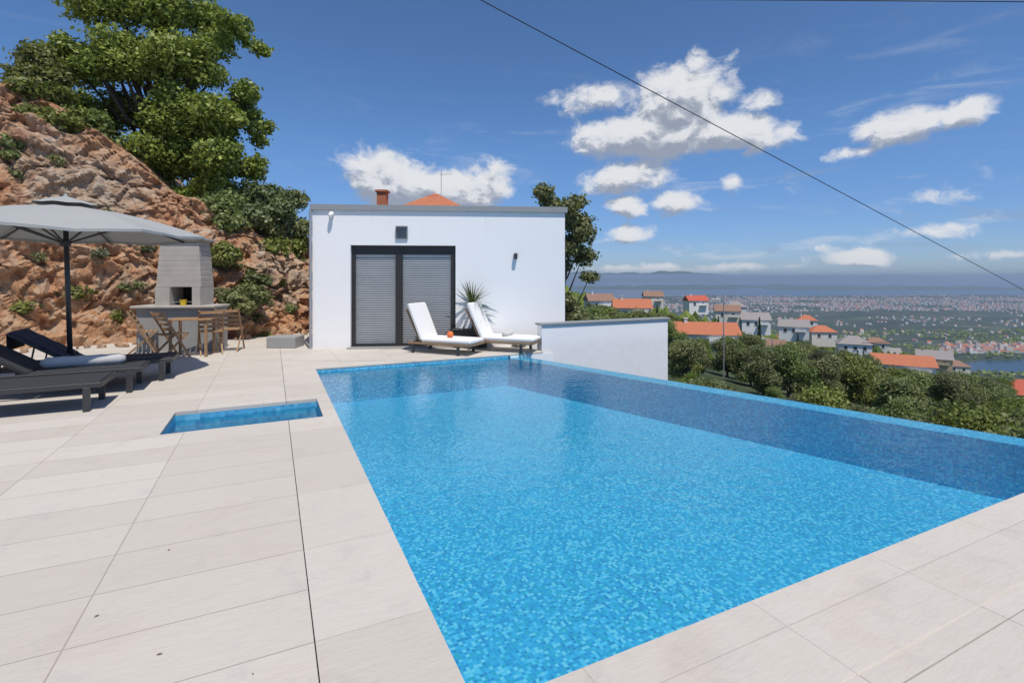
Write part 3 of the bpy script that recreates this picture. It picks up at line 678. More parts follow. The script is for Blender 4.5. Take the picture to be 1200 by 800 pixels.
# ------------------------------------------------------------------ terrain
def fbm(x, y, s, o=3, seed=0):
    return sum(noise.noise(Vector((x/s*2**i, y/s*2**i, seed+i*7.3)))*.5**i for i in range(o))
def sst(a, b, x): t = min(1, max(0, (x-a)/(b-a))); return t*t*(3-2*t)
def hz(X, Y):
    """height of the land"""
    Rr_ = math.hypot(X, Y)
    near = -2.6-.222*max(X, -10)-.012*Y
    if Rr_ > 40: near += fbm(X, Y, 90, 3)*min(6, Rr_*.02)
    far = -200+fbm(X, Y, 900, 3, 5)*9
    k = sst(430, 1050, Rr_+fbm(X, Y, 260, 2, 9)*90)
    z = near*(1-k)+far*k
    # hilly flank at the left of the valley, behind the house
    z += 60*sst(-.10, -.5, math.atan2(X, Y))*sst(150, 700, Rr_)
    # the bay
    e = math.hypot((X-1750)/700, (Y-1120)/215)
    z -= 26*(1-sst(.85, 1.12, e+fbm(X, Y, 200, 3, 2)*.10))
    # coast at the far side
    z -= 60*sst(5000, 6100, Y+fbm(X, Y, 1500, 3, 4)*900)
    return z
ang = np.radians(np.linspace(-62, 64, 190)); rad = np.concatenate([np.linspace(11.5, 60, 26), np.geomspace(64, 7600, 120)])
vs = []; 
for r_ in rad:
    for a in ang:
        X, Y = r_*math.sin(a), r_*math.cos(a); z = hz(X, Y)
        u_, v_ = inuv((X, Y))
        if u_ < 5.0 and Y < 40: z = min(z, -3.0)
        vs.append((X, Y, z))
na = len(ang); fs = [(j*na+i, j*na+i+1, (j+1)*na+i+1, (j+1)*na+i) for j in range(len(rad)-1) for i in range(na-1)]
m_, t, b = newmat('hillside_ground'); c = ocoord(t)
col = t.ramp(t.noise(c, .045, 9, .62), [(.34, (.022, .040, .016)), (.5, (.045, .070, .026)), (.6, (.085, .10, .045)), (.72, (.16, .14, .09))])
ds = t.add('ShaderNodeVectorMath', operation='LENGTH'); t.link(c, ds.inputs[0])
colf = t.ramp(t.noise(c, .006, 12, .68), [(.36, (.016, .030, .016)), (.50, (.030, .050, .022)), (.58, (.055, .072, .035)), (.66, (.10, .105, .065)), (.74, (.20, .18, .14))])
col = t.mix(t.mr(ds.outputs['Value'], 500, 1200), col, colf)
setcol(t, b, col); b.inputs['Roughness'].default_value = .95; bump(t, b, t.noise(c, .25, 8, .7), .8, 1.2)
mb = MB(); mb.add(vs, fs); struct(mb.build('hillside', m_, smooth=True))
m_, t, b = newmat('sea_water'); c = ocoord(t); setcol(t, b, (.012, .045, .085)); b.inputs['Roughness'].default_value = .28
bump(t, b, t.noise(c, .02, 6), .25, 3)
mb = MB(); n_ = 64; rr_ = [60, 900, 3000, 9000, 25000, 60000]; vs = [(r_*math.sin(2*PI*k/n_), r_*math.cos(2*PI*k/n_), -208.5) for r_ in rr_ for k in range(n_)]
mb.add(vs, [(j*n_+k, (j+1)*n_+k, (j+1)*n_+(k+1) % n_, j*n_+(k+1) % n_) for j in range(5) for k in range(n_)]); struct(mb.build('sea', m_))
# islands and far mountains: ridges standing in the sea
M['farhill'] = simple('far_hill', (.05, .075, .045), .95, 0, .4, .0012)
def ridge(name, x0, x1, Y, top, seed, depth, base=-209):
    n_ = 110; vs = []; rows = 7
    for j in range(rows):
        g_ = j/(rows-1); env = math.sin(PI*g_)**.8
        for i in range(n_):
            f = i/(n_-1); X = ((x0+(x1-x0)*f)-600)/F*Y
            e_ = math.sin(PI*min(1, max(0, f)))**.35
            hgt = top(f)*e_*(.72+.45*noise.noise(Vector((f*9, seed, j*.35)))+.18*noise.noise(Vector((f*37, seed, j*.6)))+.1*noise.noise(Vector((f*90, seed, j))))
            vs.append((X, Y+(g_-.5)*depth, base+max(-5, hgt*env)))
    mb = MB(); mb.add(vs, [(j*n_+i, j*n_+i+1, (j+1)*n_+i+1, (j+1)*n_+i) for j in range(rows-1) for i in range(n_-1)])
    return struct(mb.build(name, M['farhill'], smooth=True))
ridge('island', 900, 1330, 8200, lambda f: 62, 1.5, 900)
ridge('island', 760, 1010, 9800, lambda f: 75, 8.5, 1200)
ridge('island', 640, 860, 8600, lambda f: 70, 3.5, 900)
ridge('far_mountains', 560, 1400, 21000, lambda f: 300, 12.5, 5000)
ridge('far_mountains', 620, 1000, 29000, lambda f: 560+160*math.sin(f*6), 23.5, 7000)
ridge('far_mountains', 1080, 1500, 27000, lambda f: 360, 33.5, 7000)
# ------------------------------------------------------------------ foliage
def tri_noise(p): return noise.noise(p)
def crown_mesh(name, clumps, n, size, mat, seed=0, hollow=.55, squash=.9):
    """n leaf faces spread through a set of ellipsoidal clumps (centre, radii)"""
    rg = np.random.default_rng(seed); vol = np.array([c_[1][0]*c_[1][1]*c_[1][2] for c_ in clumps])**(2/3); pr = vol/vol.sum()
    idx = rg.choice(len(clumps), n, p=pr); cen = np.array([c_[0] for c_ in clumps])[idx]; rad_ = np.array([c_[1] for c_ in clumps])[idx]
    d = rg.normal(size=(n, 3)); d /= np.linalg.norm(d, axis=1)[:, None]; r_ = hollow+(1-hollow)*rg.random(n)**.6; r_ *= 1+.10*rg.normal(size=n)
    # uneven outline: lumps in direction space
    lump = 1+.16*np.sin(d[:, 0]*5+idx*1.7)*np.cos(d[:, 2]*6+idx)+.10*np.sin(d[:, 1]*11+idx*2.3)
    pos = cen+d*rad_*(r_*lump)[:, None]
    nrm = d*.6+rg.normal(size=(n, 3))*.75+np.array([0, 0, .45]); nrm /= np.linalg.norm(nrm, axis=1)[:, None]
    t1 = np.cross(nrm, rg.normal(size=(n, 3))); t1 /= np.linalg.norm(t1, axis=1)[:, None]; t2 = np.cross(nrm, t1)
    s_ = size*(.6+.8*rg.random(n)); a_ = t1*s_[:, None]; b_ = t2*(s_*.62)[:, None]
    v = np.stack([pos-a_, pos-b_*.9+a_*.1, pos+a_, pos+b_], 1).reshape(-1, 3)
    me = bpy.data.meshes.new(name); me.vertices.add(4*n); me.vertices.foreach_set('co', v.ravel()); me.loops.add(4*n); me.loops.foreach_set('vertex_index', np.arange(4*n)); me.polygons.add(n)
    me.polygons.foreach_set('loop_start', np.arange(0, 4*n, 4)); me.polygons.foreach_set('loop_total', np.full(n, 4)); me.materials.append(mat); me.update(calc_edges=True); me.validate()
    return me
def clumpset(W_, Hh, n, seed, base=0.0, r0=.38):
    rr = random.Random(seed); out = []
    for i in range(n):
        f = rr.random(); zc = base+Hh*(.12+.8*f); wr = W_*.5*math.sin(PI*(.18+.72*f))**.7
        a = rr.uniform(0, 2*PI); q = wr*math.sqrt(rr.random())*.8; r_ = W_*r0*rr.uniform(.55, 1)*.55
        out.append(((q*math.cos(a), q*math.sin(a), zc), (r_, r_, r_*rr.uniform(.6, .85))))
    return out
def trunk_mesh(cl, base_r, Hh, seed, top=None):
    rr = random.Random(seed); b = MB(); tp = Vector((rr.uniform(-.1, .1)*Hh*.3, rr.uniform(-.1, .1)*Hh*.3, Hh*.8)) if top is None else Vector(top)
    pts = [Vector((0, 0, -.6)).lerp(tp, f)+Vector((math.sin(f*5+seed)*.04*Hh*.3, math.cos(f*4+seed)*.04*Hh*.3, 0)) for f in (0, .15, .3, .45, .6, .75, .9, 1)]
    b.tube(pts, [base_r*(1.15-f) for f in (0, .1, .25, .4, .6, .75, .9, 1)], 8)
    for (c_, r_) in cl[:40]:
        c_ = Vector(c_); q = pts[2].lerp(pts[6], min(1, max(0, (c_.z/max(.1, Hh)-.25))))
        mid = q.lerp(c_, .5)+Vector((rr.uniform(-.1, .1), rr.uniform(-.1, .1), -.05*Hh)); b.tube([q, mid, c_], [base_r*.38, base_r*.26, base_r*.08], 6)
    return b
def tree(name, label, cat, loc, W_, Hh, n, size, mat, seed, base=None, nc=16, br=.12, group=None, hollow=.5, r0=.38):
    base = Hh*.2 if base is None else base
    t_ = thing(name, label, cat, loc, group=group); cl = clumpset(W_, Hh-base, nc, seed, base, r0)
    obj('crown', crown_mesh('crown', cl, n, size, mat, seed, hollow), t_); trunk_mesh(cl, br, Hh, seed).build('trunk', M['bark'], t_, smooth=True); return t_
# big oak standing on the rock at the left: clumps set by their direction at about 15 m
def at(x, y, Y): return Vector(((x-600)/F*Y, Y, H+(HY-y)/F*Y))
tl = [(150,40,50,40,15),(205,25,45,35,15.5),(120,85,45,38,14.6),(185,85,55,42,15),(245,70,40,36,15.4),(270,110,32,28,15.2),(215,130,55,42,14.8),(140,140,48,40,14.6),
      (265,165,42,36,15.2),(190,185,52,38,15),(120,190,45,36,14.8),(285,200,26,24,15.4),(240,215,45,30,15.2),(90,60,28,24,14.8),(85,130,30,26,14.6),(160,225,45,28,15.2),(285,45,22,16,15.6),(170,-10,55,30,15.2),(240,10,30,24,15.6),(292,150,20,18,15.5)]
tp_ = at(180, 330, 15.2); tp_.z = 2.2
oak = thing('oak_tree', 'big leafy oak towering over the rock face at the left', 'tree', tp_)
cl = []
for x, y, rx, ry, Y in tl:
    for q_ in range(5):
        a_ = rng.uniform(0, 2*PI); e_ = rng.uniform(.15, .78); r_ = rng.uniform(.38, .62)
        cl.append((tuple(at(x+rx*e_*math.cos(a_), y+ry*e_*math.sin(a_), Y)-tp_+Vector((0, rng.uniform(-1.1, 1.1), 0))), (rx/F*Y*r_, rx/F*Y*r_*1.1, ry/F*Y*r_)))
obj('crown', crown_mesh('crown', cl, 95000, .062, M['leafO'], 3, .12), oak)
trunk_mesh(cl, .26, 8.6, 5, top=(0.2, 0, 7.6)).build('trunk', M['bark'], oak, smooth=True)
# tree behind the right corner of the house
tr_ = tree('young_tree', 'dense green tree behind the right corner of the pool house', 'tree', (1.55, 17.2, -2.2), 2.9, 7.3, 20000, .062, M['leafO'], 21, .9, 34, .11, hollow=.1, r0=.34)
# ------------------------------------------------------------------ rock face
def rockz(X, Y): return 0
m_, t, b = newmat('orange_rock'); c = ocoord(t)
n1_ = t.noise(c, .55, 7, .6); n2_ = t.noise(c, 3.2, 13, .74, dist=.6)
vor = t.add('ShaderNodeTexVoronoi', feature='DISTANCE_TO_EDGE'); vor.inputs['Scale'].default_value = 2.4
wv = t.add('ShaderNodeVectorMath', operation='ADD'); nz_ = t.add('ShaderNodeTexNoise'); nz_.inputs['Scale'].default_value = 2; nz_.inputs['Detail'].default_value = 5; t.link(c, nz_.inputs['Vector'])
t.link(c, wv.inputs[0]); t.link(nz_.outputs['Color'], wv.inputs[1]); t.link(wv.outputs[0], vor.inputs['Vector'])
col = t.ramp(n2_, [(.30, (.15, .11, .08)), (.42, (.36, .28, .20)), (.52, (.50, .42, .33)), (.68, (.62, .57, .49))])
col = t.mix(t.mr(n1_, .38, .52, .25, .95), col, t.ramp(n2_, [(.32, (.22, .085, .035)), (.46, (.48, .22, .10)), (.60, (.60, .38, .22)), (.72, (.64, .54, .42))]))
col = t.mix(t.mr(t.noise(c, 1.3, 6, .7), .62, .74, 0, .5), col, (.10, .10, .09))
col = t.mix(t.mr(vor.outputs[0], 0, .02, .22, 0), col, (.055, .04, .03))
vc = t.add('ShaderNodeTexVoronoi'); vc.inputs['Scale'].default_value = 4.5; t.link(wv.outputs[0], vc.inputs['Vector']); sc3 = t.add('ShaderNodeSeparateColor'); t.link(vc.outputs['Color'], sc3.inputs[0])
col = t.mix(t.m('MULTIPLY', t.mr(sc3.outputs[0], 0, 1), .40), col, t.ramp(sc3.outputs[1], [(0, (.20, .12, .07)), (.4, (.52, .27, .13)), (.75, (.56, .42, .29)), (1, (.62, .55, .44))]))
setcol(t, b, col); b.inputs['Roughness'].default_value = .95
bump(t, b, t.m('ADD', t.noise(c, 5, 14, .78), t.m('MULTIPLY', t.noise(c, 22, 8, .7), .35)), 1.0, .09)
M['rock'] = m_
# foot line of the rock along the back of the terrace, and its height
foot = [(-16, 3.5), (-13.6, 7.5), (-11.2, 10.2), (-8.9, 11.5), (-7.2, 12.4), (-5.75, 13.6), (-5.3, 16.5)]
def footp(f):
    k = f*(len(foot)-1); i = min(int(k), len(foot)-2); return Vector(foot[i]).lerp(Vector(foot[i+1]), k-i)
def hgt(f): return np.interp(f, [0, .22, .36, .46, .56, .70, .82, 1], [7.0, 6.9, 6.2, 5.2, 3.9, 3.2, 2.7, 2.9])
nu, nv = 420, 170; vs = []
for j in range(nv):
    g_ = j/(nv-1)
    for i in range(nu):
        f = i/(nu-1); p_ = footp(f); q = footp(min(1, f+.01)); q0 = footp(max(0, f-.01)); tn = (q-q0).normalized(); nr = Vector((-tn.y, tn.x))  # away from terrace
        hh = hgt(f)
        if g_ < .7: s_ = g_/.7; z = -.1+hh*s_**.95; back = .12+1.5*s_**1.6*(.5+hh/8)
        else: s_ = (g_-.7)/.3; z = -.1+hh+.9*s_; back = .12+1.5*(.5+hh/8)+7*s_
        P = Vector((p_.x+nr.x*back, p_.y+nr.y*back, z))
        cell = noise.voronoi(P*.85+Vector((0, 0, 3)))[0]; c2 = noise.voronoi(P*2.3)[0]; c3 = noise.voronoi(P*5.5)[0]
        d = .42*(cell[1]-cell[0]-.35)+.26*(c2[1]-c2[0]-.3)+.09*(c3[1]-c3[0]-.3)+.35*noise.noise(P*.5)+.10*noise.noise(P*3.1)+.06*noise.noise(P*8)+.035*noise.noise(P*17)
        sw = P.z*1.25+.55*P.x+.5*P.y+1.5*noise.noise(P*.6); saw = sw-math.floor(sw); s2 = P.x*1.9-P.z*.7+1.6*noise.noise(P*.9+Vector((4, 4, 4))); saw2 = s2-math.floor(s2)
        d += .17*(saw**1.6-.4)+.11*(saw2**2-.35)+.10*(.35-abs(noise.noise(P*2.2+Vector((7, 1, 2)))))
        env = min(1, g_*12+.25)
        vs.append((P.x-nr.x*d*env, P.y-nr.y*d*env, P.z+.18*noise.noise(P*1.7+Vector((9, 0, 0)))*env))
mb = MB(); mb.add(vs, [(j*nu+i, j*nu+i+1, (j+1)*nu+i+1, (j+1)*nu+i) for j in range(nv-1) for i in range(nu-1)])
rock = mb.build('rock_face', M['rock']); struct(rock)
# shrubs growing on top of and in front of the rock
sh = [(28,92,36,26,13.0,'leafB'),(62,128,30,26,12.6,'leafA'),(112,248,34,26,14.0,'leafA'),(150,268,36,26,14.2,'leafA'),(205,262,36,26,14.4,'leafA'),(258,258,34,24,14.6,'leafA'),(300,248,34,26,15.2,'leafA'),
      (335,258,26,26,15.8,'leafB'),(318,290,30,22,15.0,'leafA'),(348,300,18,26,16,'leafA'),(288,352,20,9,12.6,'leafB'),(262,300,16,10,13,'leafB'),(95,165,30,22,13.4,'leafA'),(100,212,28,22,13.6,'leafA'),(10,175,14,9,11.6,'leafB'),(305,322,14,8,13.6,'leafC')]
shl = ['pale green shrub at the top left of the rock face','dark shrub on the rim of the rock under the oak','shadowed shrub just above the parasol','dark shrub right of the parasol top on the rock rim','dark shrub on the rock rim under the middle of the oak','dark shrub on the rock rim above the barbecue chimney',
       'dark bushy shrub left of the pool house roof','light green shrub touching the left corner of the pool house roof','dark shrub hanging over the rock beside the house','dark climbing shrub against the left edge of the house','low green shrub at the foot of the rock near the house','small green tuft growing from the rock above the barbecue','dark shrub on the rock rim below the left of the oak','dark shrub hanging on the rock above the parasol','small green tuft on the rock at the left edge','small olive green tuft on the rock left of the house']
for i, (x, y, rx, ry, Y, mt) in enumerate(sh):
    p_ = at(x, y, Y); W_ = 2.7*rx/F*Y; h_ = 2.5*ry/F*Y; rr = random.Random(i)
    t_ = thing('shrub', shl[i], 'shrub', p_-Vector((0, 0, h_*.5)))
    cl = clumpset(W_, h_, 9, 40+i, 0, .5); obj('foliage', crown_mesh('foliage', cl, int(1500+rx*230), .06, M[mt], 60+i, .2), t_)
    b = MB(); 
    for (c_, r_) in cl[:6]: b.tube([(0, 0, -.3), Vector(c_)*.5, c_], [.03, .02, .008], 5)
    b.build('stems', M['bark'], t_)
tufts = [(20,205),(48,300),(70,190),(96,345),(118,300),(140,372),(160,335),(178,292),(246,318),(262,342),(276,312),(292,335),(300,372),(318,355),(330,330),(342,362),(252,388),(310,396),(36,360),(128,250)]
from mathutils.bvhtree import BVHTree
bvh = BVHTree.FromObject(rock, bpy.context.evaluated_depsgraph_get())
tm = [crown_mesh('foliage', [((0, 0, .10), (.24, .16, .13)), ((.10, 0, .04), (.2, .12, .15))], 300, .038, M[k], 300+i, .0) for i, k in enumerate(('leafB', 'leafC', 'leafA'))]
for i, (x, y) in enumerate(tufts):
    hit = bvh.ray_cast(Vector((0, 0, H)), Vector(((x-600)/F, 1, (HY-y)/F)).normalized())
    if hit[0] is None: continue
    o = obj('weed_tuft', tm[i % 3], loc=hit[0]+Vector((0, -.05, -.06))); k = rng.uniform(.5, 1.3); o.scale = (k*1.2, k*.8, k*rng.uniform(.7, 1.2)); o.rotation_euler.z = rng.uniform(0, 6)
    tag(o, 'small green weed tuft rooted in a crack of the orange rock face', 'weed', 'weed tufts on the rock face')
# loose stones along the foot of the rock
sm = bpy.data.meshes.new('loose_stone'); import bmesh
bm = bmesh.new(); bmesh.ops.create_icosphere(bm, subdivisions=2, radius=.09)
for v in bm.verts: v.co *= 1+noise.noise(v.co*14)*.45; v.co.z *= .7
bm.to_mesh(sm); bm.free(); sm.materials.append(M['rock'])
for i in range(34):
    p_ = footp(rng.uniform(.30, .90)); o = obj('loose_stone', sm, loc=(p_.x+rng.uniform(-.1, .25), p_.y-rng.uniform(.1, .75), .03)); k = rng.uniform(.35, 1.25); o.scale = (k, k*rng.uniform(.7, 1.2), k); o.rotation_euler = (rng.uniform(0, 6), rng.uniform(0, 6), rng.uniform(0, 6))
    tag(o, 'small loose stone fallen at the foot of the rock face', 'stone', 'loose stones at the foot of the rock')
# dry leaf scraps on the paving
b = MB()
for i in range(80):
    u_ = rng.uniform(-7, -.7); v_ = rng.uniform(-.4, 12) if rng.random() < .75 else rng.uniform(5, 11); a_ = rng.uniform(0, 6.28); s_ = rng.uniform(.005, .013); p_ = uv(u_, v_)
    if BX[0]-.05 < u_ and BX[2] < v_ < BX[3]: continue
    c_, d_ = math.cos(a_)*s_, math.sin(a_)*s_; b.add([(p_.x-c_, p_.y-d_, .002), (p_.x+d_*.5, p_.y-c_*.5, .007), (p_.x+c_, p_.y+d_, .003), (p_.x-d_*.5, p_.y+c_*.5, .006)], [(0, 1, 2, 3)])
o = b.build('leaf_scraps', M['wood']); o['kind'] = 'stuff'; o['label'] = 'tiny dry leaf scraps blown over the stone paving'; o['category'] = 'leaves'
# ------------------------------------------------------------------ vegetation below the pool
def ground_at(x, y):
    """where the line of sight through the photograph's point meets the land"""
    a = (x-600)/F; s_ = (HY-y)/F; Y = 14.0
    while Y < 6000:
        if H+s_*Y <= hz(a*Y, Y): return Vector((a*Y, Y, hz(a*Y, Y)))
        Y *= 1.012
    return None
protos = []
for i, (W_, Hh, mt, kind) in enumerate([(5.5, 6.2, 'leafA', 'x'), (4.6, 5.0, 'leafB', 'x'), (5.2, 5.6, 'leafC', 'x'), (3.4, 3.2, 'leafB', 'x'), (6.4, 7.5, 'leafA', 'x')]):
    o = tree('hillside_tree', 'leafy tree on the slope below the pool', 'tree', (0, 0, 0), W_, Hh, 11500, .105, M[mt], 100+i, Hh*.12, 16, .14, group='trees on the slope below the pool', hollow=.3, r0=.46); protos.append(o)
cyp = thing('cypress', 'tall dark cypress among the houses on the slope', 'tree', group='cypresses on the slope')
cl = [((0, 0, .8+k*.75), (.75-.055*k, .75-.055*k, .75)) for k in range(11)]
obj('crown', crown_mesh('crown', cl, 4200, .13, M['cypress'], 7, .3), cyp); b = MB(); b.tube([(0, 0, -.5), (0, 0, 8)], [.14, .03], 6); b.build('trunk', M['bark'], cyp)
used = set(); cnt = 0
PH = [6.2, 5.0, 5.6, 3.2, 7.5]
def ytop(x): return float(np.interp(x, [560, 664, 760, 800, 860, 905, 1000, 1056, 1120, 1200, 1300], [346, 352, 362, 366, 384, 394, 408, 420, 432, 441, 452]))
def put_tree(k, X, Y, sc, dz=0):
    global cnt
    z = hz(X, Y)+dz; xp = 600+X/Y*F; yl = ytop(xp)+rng.uniform(0, 9)
    for (hx, hy, w_, xa, xb, yc) in HOUSES:
        if Y < hy and xa < xp < xb: yl = max(yl, yc)
    lim = H-(Y/F)*(yl-HY)
    sc = min(sc, (lim-z)/PH[k])
    if sc < .22: return None
    src = protos[k]
    if k not in used: used.add(k); src.location = (X, Y, z); src.scale = (sc, sc, sc); o = src
    else: o = dup(src, (X, Y, z), rng.uniform(0, 6.28), sc)
    cnt += 1; return o
rr = random.Random(11); placed = []
def try_tree(X, Y, smin, smax, gap):
    for (a, b_) in placed:
        if (a-X)**2+(b_-Y)**2 < gap*gap: return
    placed.append((X, Y)); k = rr.choice([0, 0, 1, 1, 2, 3, 4]); put_tree(k, X, Y, rr.uniform(smin, smax))
HOUSES = []; rr0 = random.Random(4)
def add_house(x, ybase, W_, D_, Hh, rh, wm, rm, rz, label, fl=1, Yf=None, chim=False, gable=False):
    p_ = ground_at(x, ybase) if Yf is None else Vector(((x-600)/F*Yf, Yf, H-(ybase-HY)/F*Yf))
    if p_ is None: return
    o = hip_house('hillside_house', label, W_, D_, Hh, rh, M[wm], M[rm], group='houses on the slope', nwin=2 if W_ < 9.5 else 3, floors=fl, chimney=chim, gable=gable)
    o.location = p_; o.rotation_euler.z = R(rz); HOUSES.append((p_.x, p_.y, max(W_, D_), x-W_/Yf*F*.55, x+W_/Yf*F*.55, ybase-rr0.uniform(.35, .8)*Hh/Yf*F))
# x, y of the foot, width and roof/wall heights in the photograph's pixels: real width fixes the distance
rr1 = random.Random(9)
hs_ = [(740,369,46,10,9,'stucco1','tile',-8,'cream villa with an orange roof right of the pool house corner tree',2,8.5,True),
 (824,402,78,12,13,'stucco2','tile',-14,'long low house with the widest orange roof, right of the parapet wall',1,10,False),
 (921,402,24,6,6,'stucco1','tile',-20,'small orange roofed house in the middle of the slope',1,9,True),
 (971,415,26,7,7,'stucco2','tile',-24,'orange roofed house half hidden by trees left of the biggest orange roof',1,9,False),
 (1056,436,64,10,11,'stucco2','tile',-30,'biggest orange roofed house on the right of the slope, above the trees',1,12,False),
 (1204,472,60,15,12,'stucco3','tilered',-34,'red roofed house cut by the right edge of the picture',1,10,False),
 (702,361,34,8,9,'stucco2','tilebrown',8,'brown roofed house beside the pool house corner tree',1,9,False),
 (852,374,30,7,10,'stucco1','tilebrown',-18,'cream two storey house with a brown roof behind the long low house',2,9,False),
 (884,382,34,8,8,'stucco2','tilegrey',-15,'white house with a grey roof right of the cream house with a brown roof',1,10,False),
 (930,390,34,8,8,'stucco2','tilegrey',-28,'white house with a broad grey roof above the small orange roof',1,10,False),
 (962,396,30,7,8,'stucco1','tile',-10,'cream house with an orange roof on the crest of the slope',2,9,False),
 (1000,410,36,9,8,'stucco2','tilegrey',-25,'white house with a grey roof left of the biggest orange roof',1,10,False),
 (1026,408,26,6,7,'stucco1','tilebrown',-20,'small brown roofed house on the crest above the biggest orange roof',1,9,False),
 (1094,428,36,9,9,'stucco3','tilegrey',-36,'ochre house with a grey roof right of the biggest orange roof',1,10,False),
 (1120,436,24,6,8,'stucco1','tilebrown',-20,'pale house with a brown roof right of the ochre house',1,9,False),
 (815,360,26,6,8,'stucco2','tilered',6,'tall white house with a red roof on the skyline of the slope',2,9,False),
 (765,355,24,6,8,'stucco1','tilebrown',-6,'pale house with a brown roof behind the cream villa',1,9,False),
 (862,366,24,6,7,'stucco2','tilegrey',-20,'tall white grey roofed house on the skyline of the slope',2,9,False),
 (945,382,22,6,7,'stucco2','tile',-20,'farthest orange roofed white house on the crest of the slope',1,9,False),
 (905,412,30,8,7,'stucco2','tilebrown',-30,'low brown roofed house below the small orange roofed one',1,8,False),
 (1040,420,26,6,7,'stucco2','tilegrey',-22,'white grey roofed house just above the biggest orange roof',1,9,False),
 (880,396,26,7,7,'stucco1','tilebrown',-12,'pale brown roofed house between the widest and the small orange roofs',1,8,False)]
for (x, yb, wpx, rpx, hpx, wm, rm, rz, lab, fl, Wr, chim) in hs_:
    Yf = Wr*1.12*F/wpx; k = Yf/F; add_house(x, yb, Wr, Wr*.72, hpx*k, rpx*k, wm, rm, rz, lab, fl if hpx*k > 4.4 else 1, Yf, chim or rr1.random() < .5, rr1.random() < .55)
def blocked(X, Y, r_=0):
    """keep trees off the houses and out of the sight line just in front of them"""
    for (hx, hy, w_, _a, _b, _c) in HOUSES:
        if math.hypot(X-hx, Y-hy) < w_*.62+2.2: return True
    return False
# belt just over the pool's edge
for i in range(400):
    a = rr.uniform(.33, 1.25); Y = rr.uniform(11, 30); X = a*Y
    u_, v_ = inuv((X, Y))
    if u_-re(min(max(v_, 0), VF)) < 4.2 or blocked(X, Y): continue
    top = H-(F and 0); z = hz(X, Y); lim = H-(Y/F)*(1*(433+ (X/Y*F+600-800)*.115)-HY)
    s_ = (lim-z)/6.0
    if s_ < .28: continue
    n0 = len(placed); try_tree(X, Y, .62*min(1, s_), min(1, s_)*.98, 3.0)
for i in range(1500):
    a = rr.uniform(.08, 1.2); Y = 28*math.exp(rr.random()*1.9); X = a*Y
    if blocked(X, Y): continue
    try_tree(X, Y, .65, 1.15, 2.9+Y*.022)
    if cnt > 285: break
print('trees', cnt)
cyps = [(890, 130), (1005, 170), (1012, 170), (842, 150), (935, 190), (770, 160), (1068, 150), (1098, 200)]
for i, (x, Y) in enumerate(cyps):
    X = (x-600)/F*Y
    if i == 0: cyp.location = (X, Y, hz(X, Y))
    else: dup(cyp, (X, Y, hz(X, Y)), 1.3*i, rng.uniform(.8, 1.1))
# far woods as one mass
pts = []; rg = np.random.default_rng(5)
while len(pts) < 16000:
    a = rg.uniform(-.05, 1.15); Y = 190*math.exp(rg.random()*2.3); X = a*Y
    if blocked(X, Y) or hz(X, Y) < -205: continue
    pts.append((X, Y, hz(X, Y)+1.6))
pts = np.array(pts); n = len(pts); V = []; Fc = []
oct_ = np.array([(1,0,0),(-1,0,0),(0,1,0),(0,-1,0),(0,0,1),(0,0,-.6)]); of_ = np.array([(0,2,4),(2,1,4),(1,3,4),(3,0,4),(2,0,5),(1,2,5),(3,1,5),(0,3,5)])
sc = rg.uniform(1.6, 4.2, n)*(1+np.hypot(pts[:, 0], pts[:, 1])/2500); V = (oct_[None]*sc[:, None, None]*np.stack([np.ones(n), np.ones(n), rg.uniform(.7, 1.3, n)], 1)[:, None]+rg.normal(0, .18, (n, 6, 3))*sc[:, None, None]+pts[:, None]).reshape(-1, 3)
Fc = (of_[None]+np.arange(n)[:, None, None]*6).reshape(-1, 3)
me = bpy.data.meshes.new('woods'); me.from_pydata(V.tolist(), [], Fc.tolist()); me.materials.append(M['leafA']); o = obj('woods', me); o['kind'] = 'stuff'; o['label'] = 'dark mass of trees covering the far slope down to the valley'; o['category'] = 'woods'
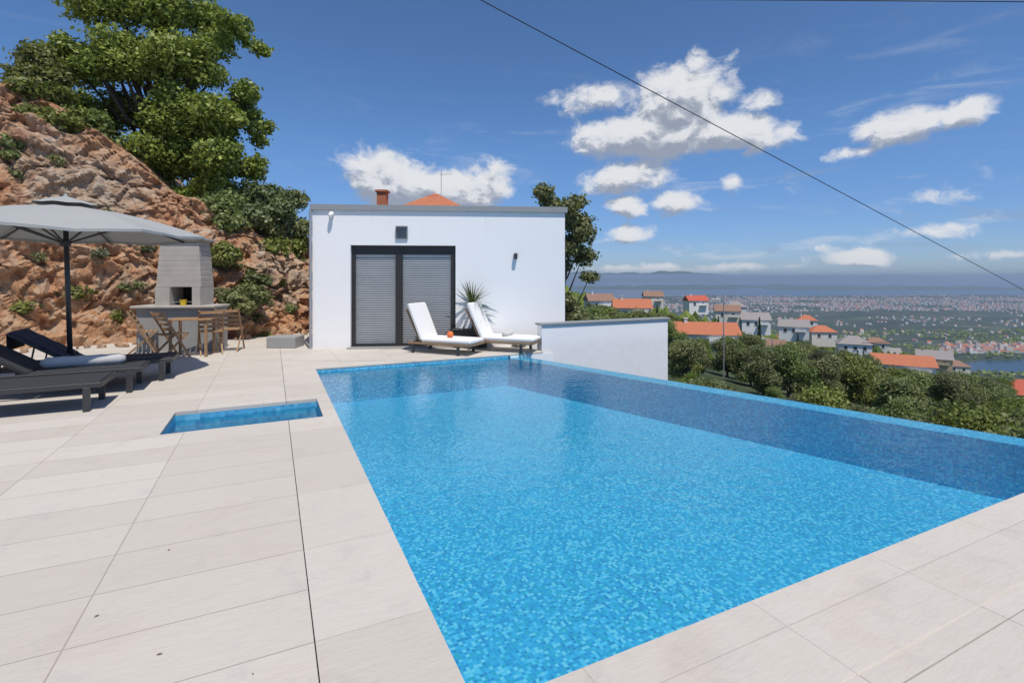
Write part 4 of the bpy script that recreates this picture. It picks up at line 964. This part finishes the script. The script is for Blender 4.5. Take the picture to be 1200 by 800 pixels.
# the town in the valley: thousands of roofs, one mass
V = []; Fc = []; MI = []; rg = np.random.default_rng(8)
cnt_t = 0
while cnt_t < 5200:
    k = rg.random()
    if k < .62: a = rg.uniform(.18, 1.12); Y = rg.uniform(2900, 4700)*(1 if rg.random() < .8 else 1.12)
    elif k < .85: a = rg.uniform(.1, 1.1); Y = rg.uniform(1500, 5600)
    else: a = rg.uniform(.85, 1.15); Y = rg.uniform(1330, 1500)
    X = a*Y; d_ = fbm(X, Y, 520, 3, 31)
    if d_ < (.02 if k >= .62 else -.22)+ (0 if k < .85 else -.3): continue
    z = hz(X, Y)
    if z < -206.5: continue
    w_ = rg.uniform(6, 15); dd = rg.uniform(6, 12); h_ = rg.uniform(3, 7) if rg.random() < .96 else rg.uniform(10, 18); r_ = rg.uniform(0, PI); c_, s_ = math.cos(r_), math.sin(r_)
    q = [(x*c_-y*s_+X, x*s_+y*c_+Y) for x, y in ((-w_/2, -dd/2), (w_/2, -dd/2), (w_/2, dd/2), (-w_/2, dd/2))]; b0_ = len(V)
    V += [(x, y, z-2) for x, y in q]+[(x, y, z+h_) for x, y in q]+[((q[0][0]+q[3][0])/2, (q[0][1]+q[3][1])/2, z+h_+2.6), ((q[1][0]+q[2][0])/2, (q[1][1]+q[2][1])/2, z+h_+2.6)]
    wm = int(rg.integers(0, 2)); rm = 2 if rg.random() < .5 else 3
    for f in ((0,1,5,4),(1,2,6,5),(2,3,7,6),(3,0,4,7)): Fc.append([b0_+i for i in f]); MI.append(wm)
    for f in ((4,5,9,8),(6,7,8,9),(5,6,9),(7,4,8)): Fc.append([b0_+i for i in f]); MI.append(rm)
    cnt_t += 1
me = bpy.data.meshes.new('town'); me.from_pydata(V, [], Fc)
for k in ('stucco2', 'stucco1', 'tile', 'tilegrey'): me.materials.append(M[k])
me.polygons.foreach_set('material_index', MI); o = obj('town', me); o['kind'] = 'stuff'; o['label'] = 'distant town of pale houses with reddish roofs spread over the valley'; o['category'] = 'town'
# lamp posts on the road below
def lamp_post(x, ytop, Y, label):
    X = (x-600)/F*Y; z0 = hz(X, Y)-.2; z1 = H+(HY-ytop)/F*Y
    t_ = thing('lamp_post', label, 'lamp post', (X, Y, z0), group='lamp posts on the slope'); b = MB(); b.tube([(0, 0, 0), (0, 0, z1-z0)], [.07, .045], 8); b.build('pole', M['galv'], t_)
    b = MB(); b.tube([(0, 0, z1-z0-.05), (-.3, 0, z1-z0+.1), (-.8, 0, z1-z0+.12)], .03, 6); b.rbox((-.95, 0, z1-z0+.11), (.45, .2, .08), .02); b.build('lamp_head', M['galv'], t_)
lamp_post(848, 352, 46, 'tall thin lamp post on the slope behind the right end of the parapet wall'); lamp_post(905, 398, 52, 'shorter lamp post right of the tall one, among the trees')
# ------------------------------------------------------------------ haze
mh = bpy.data.materials.new('valley_haze'); mh.use_nodes = True; t = NT(mh.node_tree); t.n.remove(t.n['Principled BSDF'])
pv = t.add('ShaderNodeVolumePrincipled'); pv.inputs['Color'].default_value = (.62, .76, .95, 1); pv.inputs['Density'].default_value = HAZE; pv.inputs['Anisotropy'].default_value = .2
t.link(pv.outputs[0], t.n['Material Output'].inputs['Volume'])
b = MB(); b.box((0, 9000, -90), (90000, 60000, 262)); b.v.clear(); b.f.clear(); b.mi.clear(); b.box((3000, 15500, -75), (56000, 34000, 290)); o = b.build('haze', mh); o['kind'] = 'stuff'
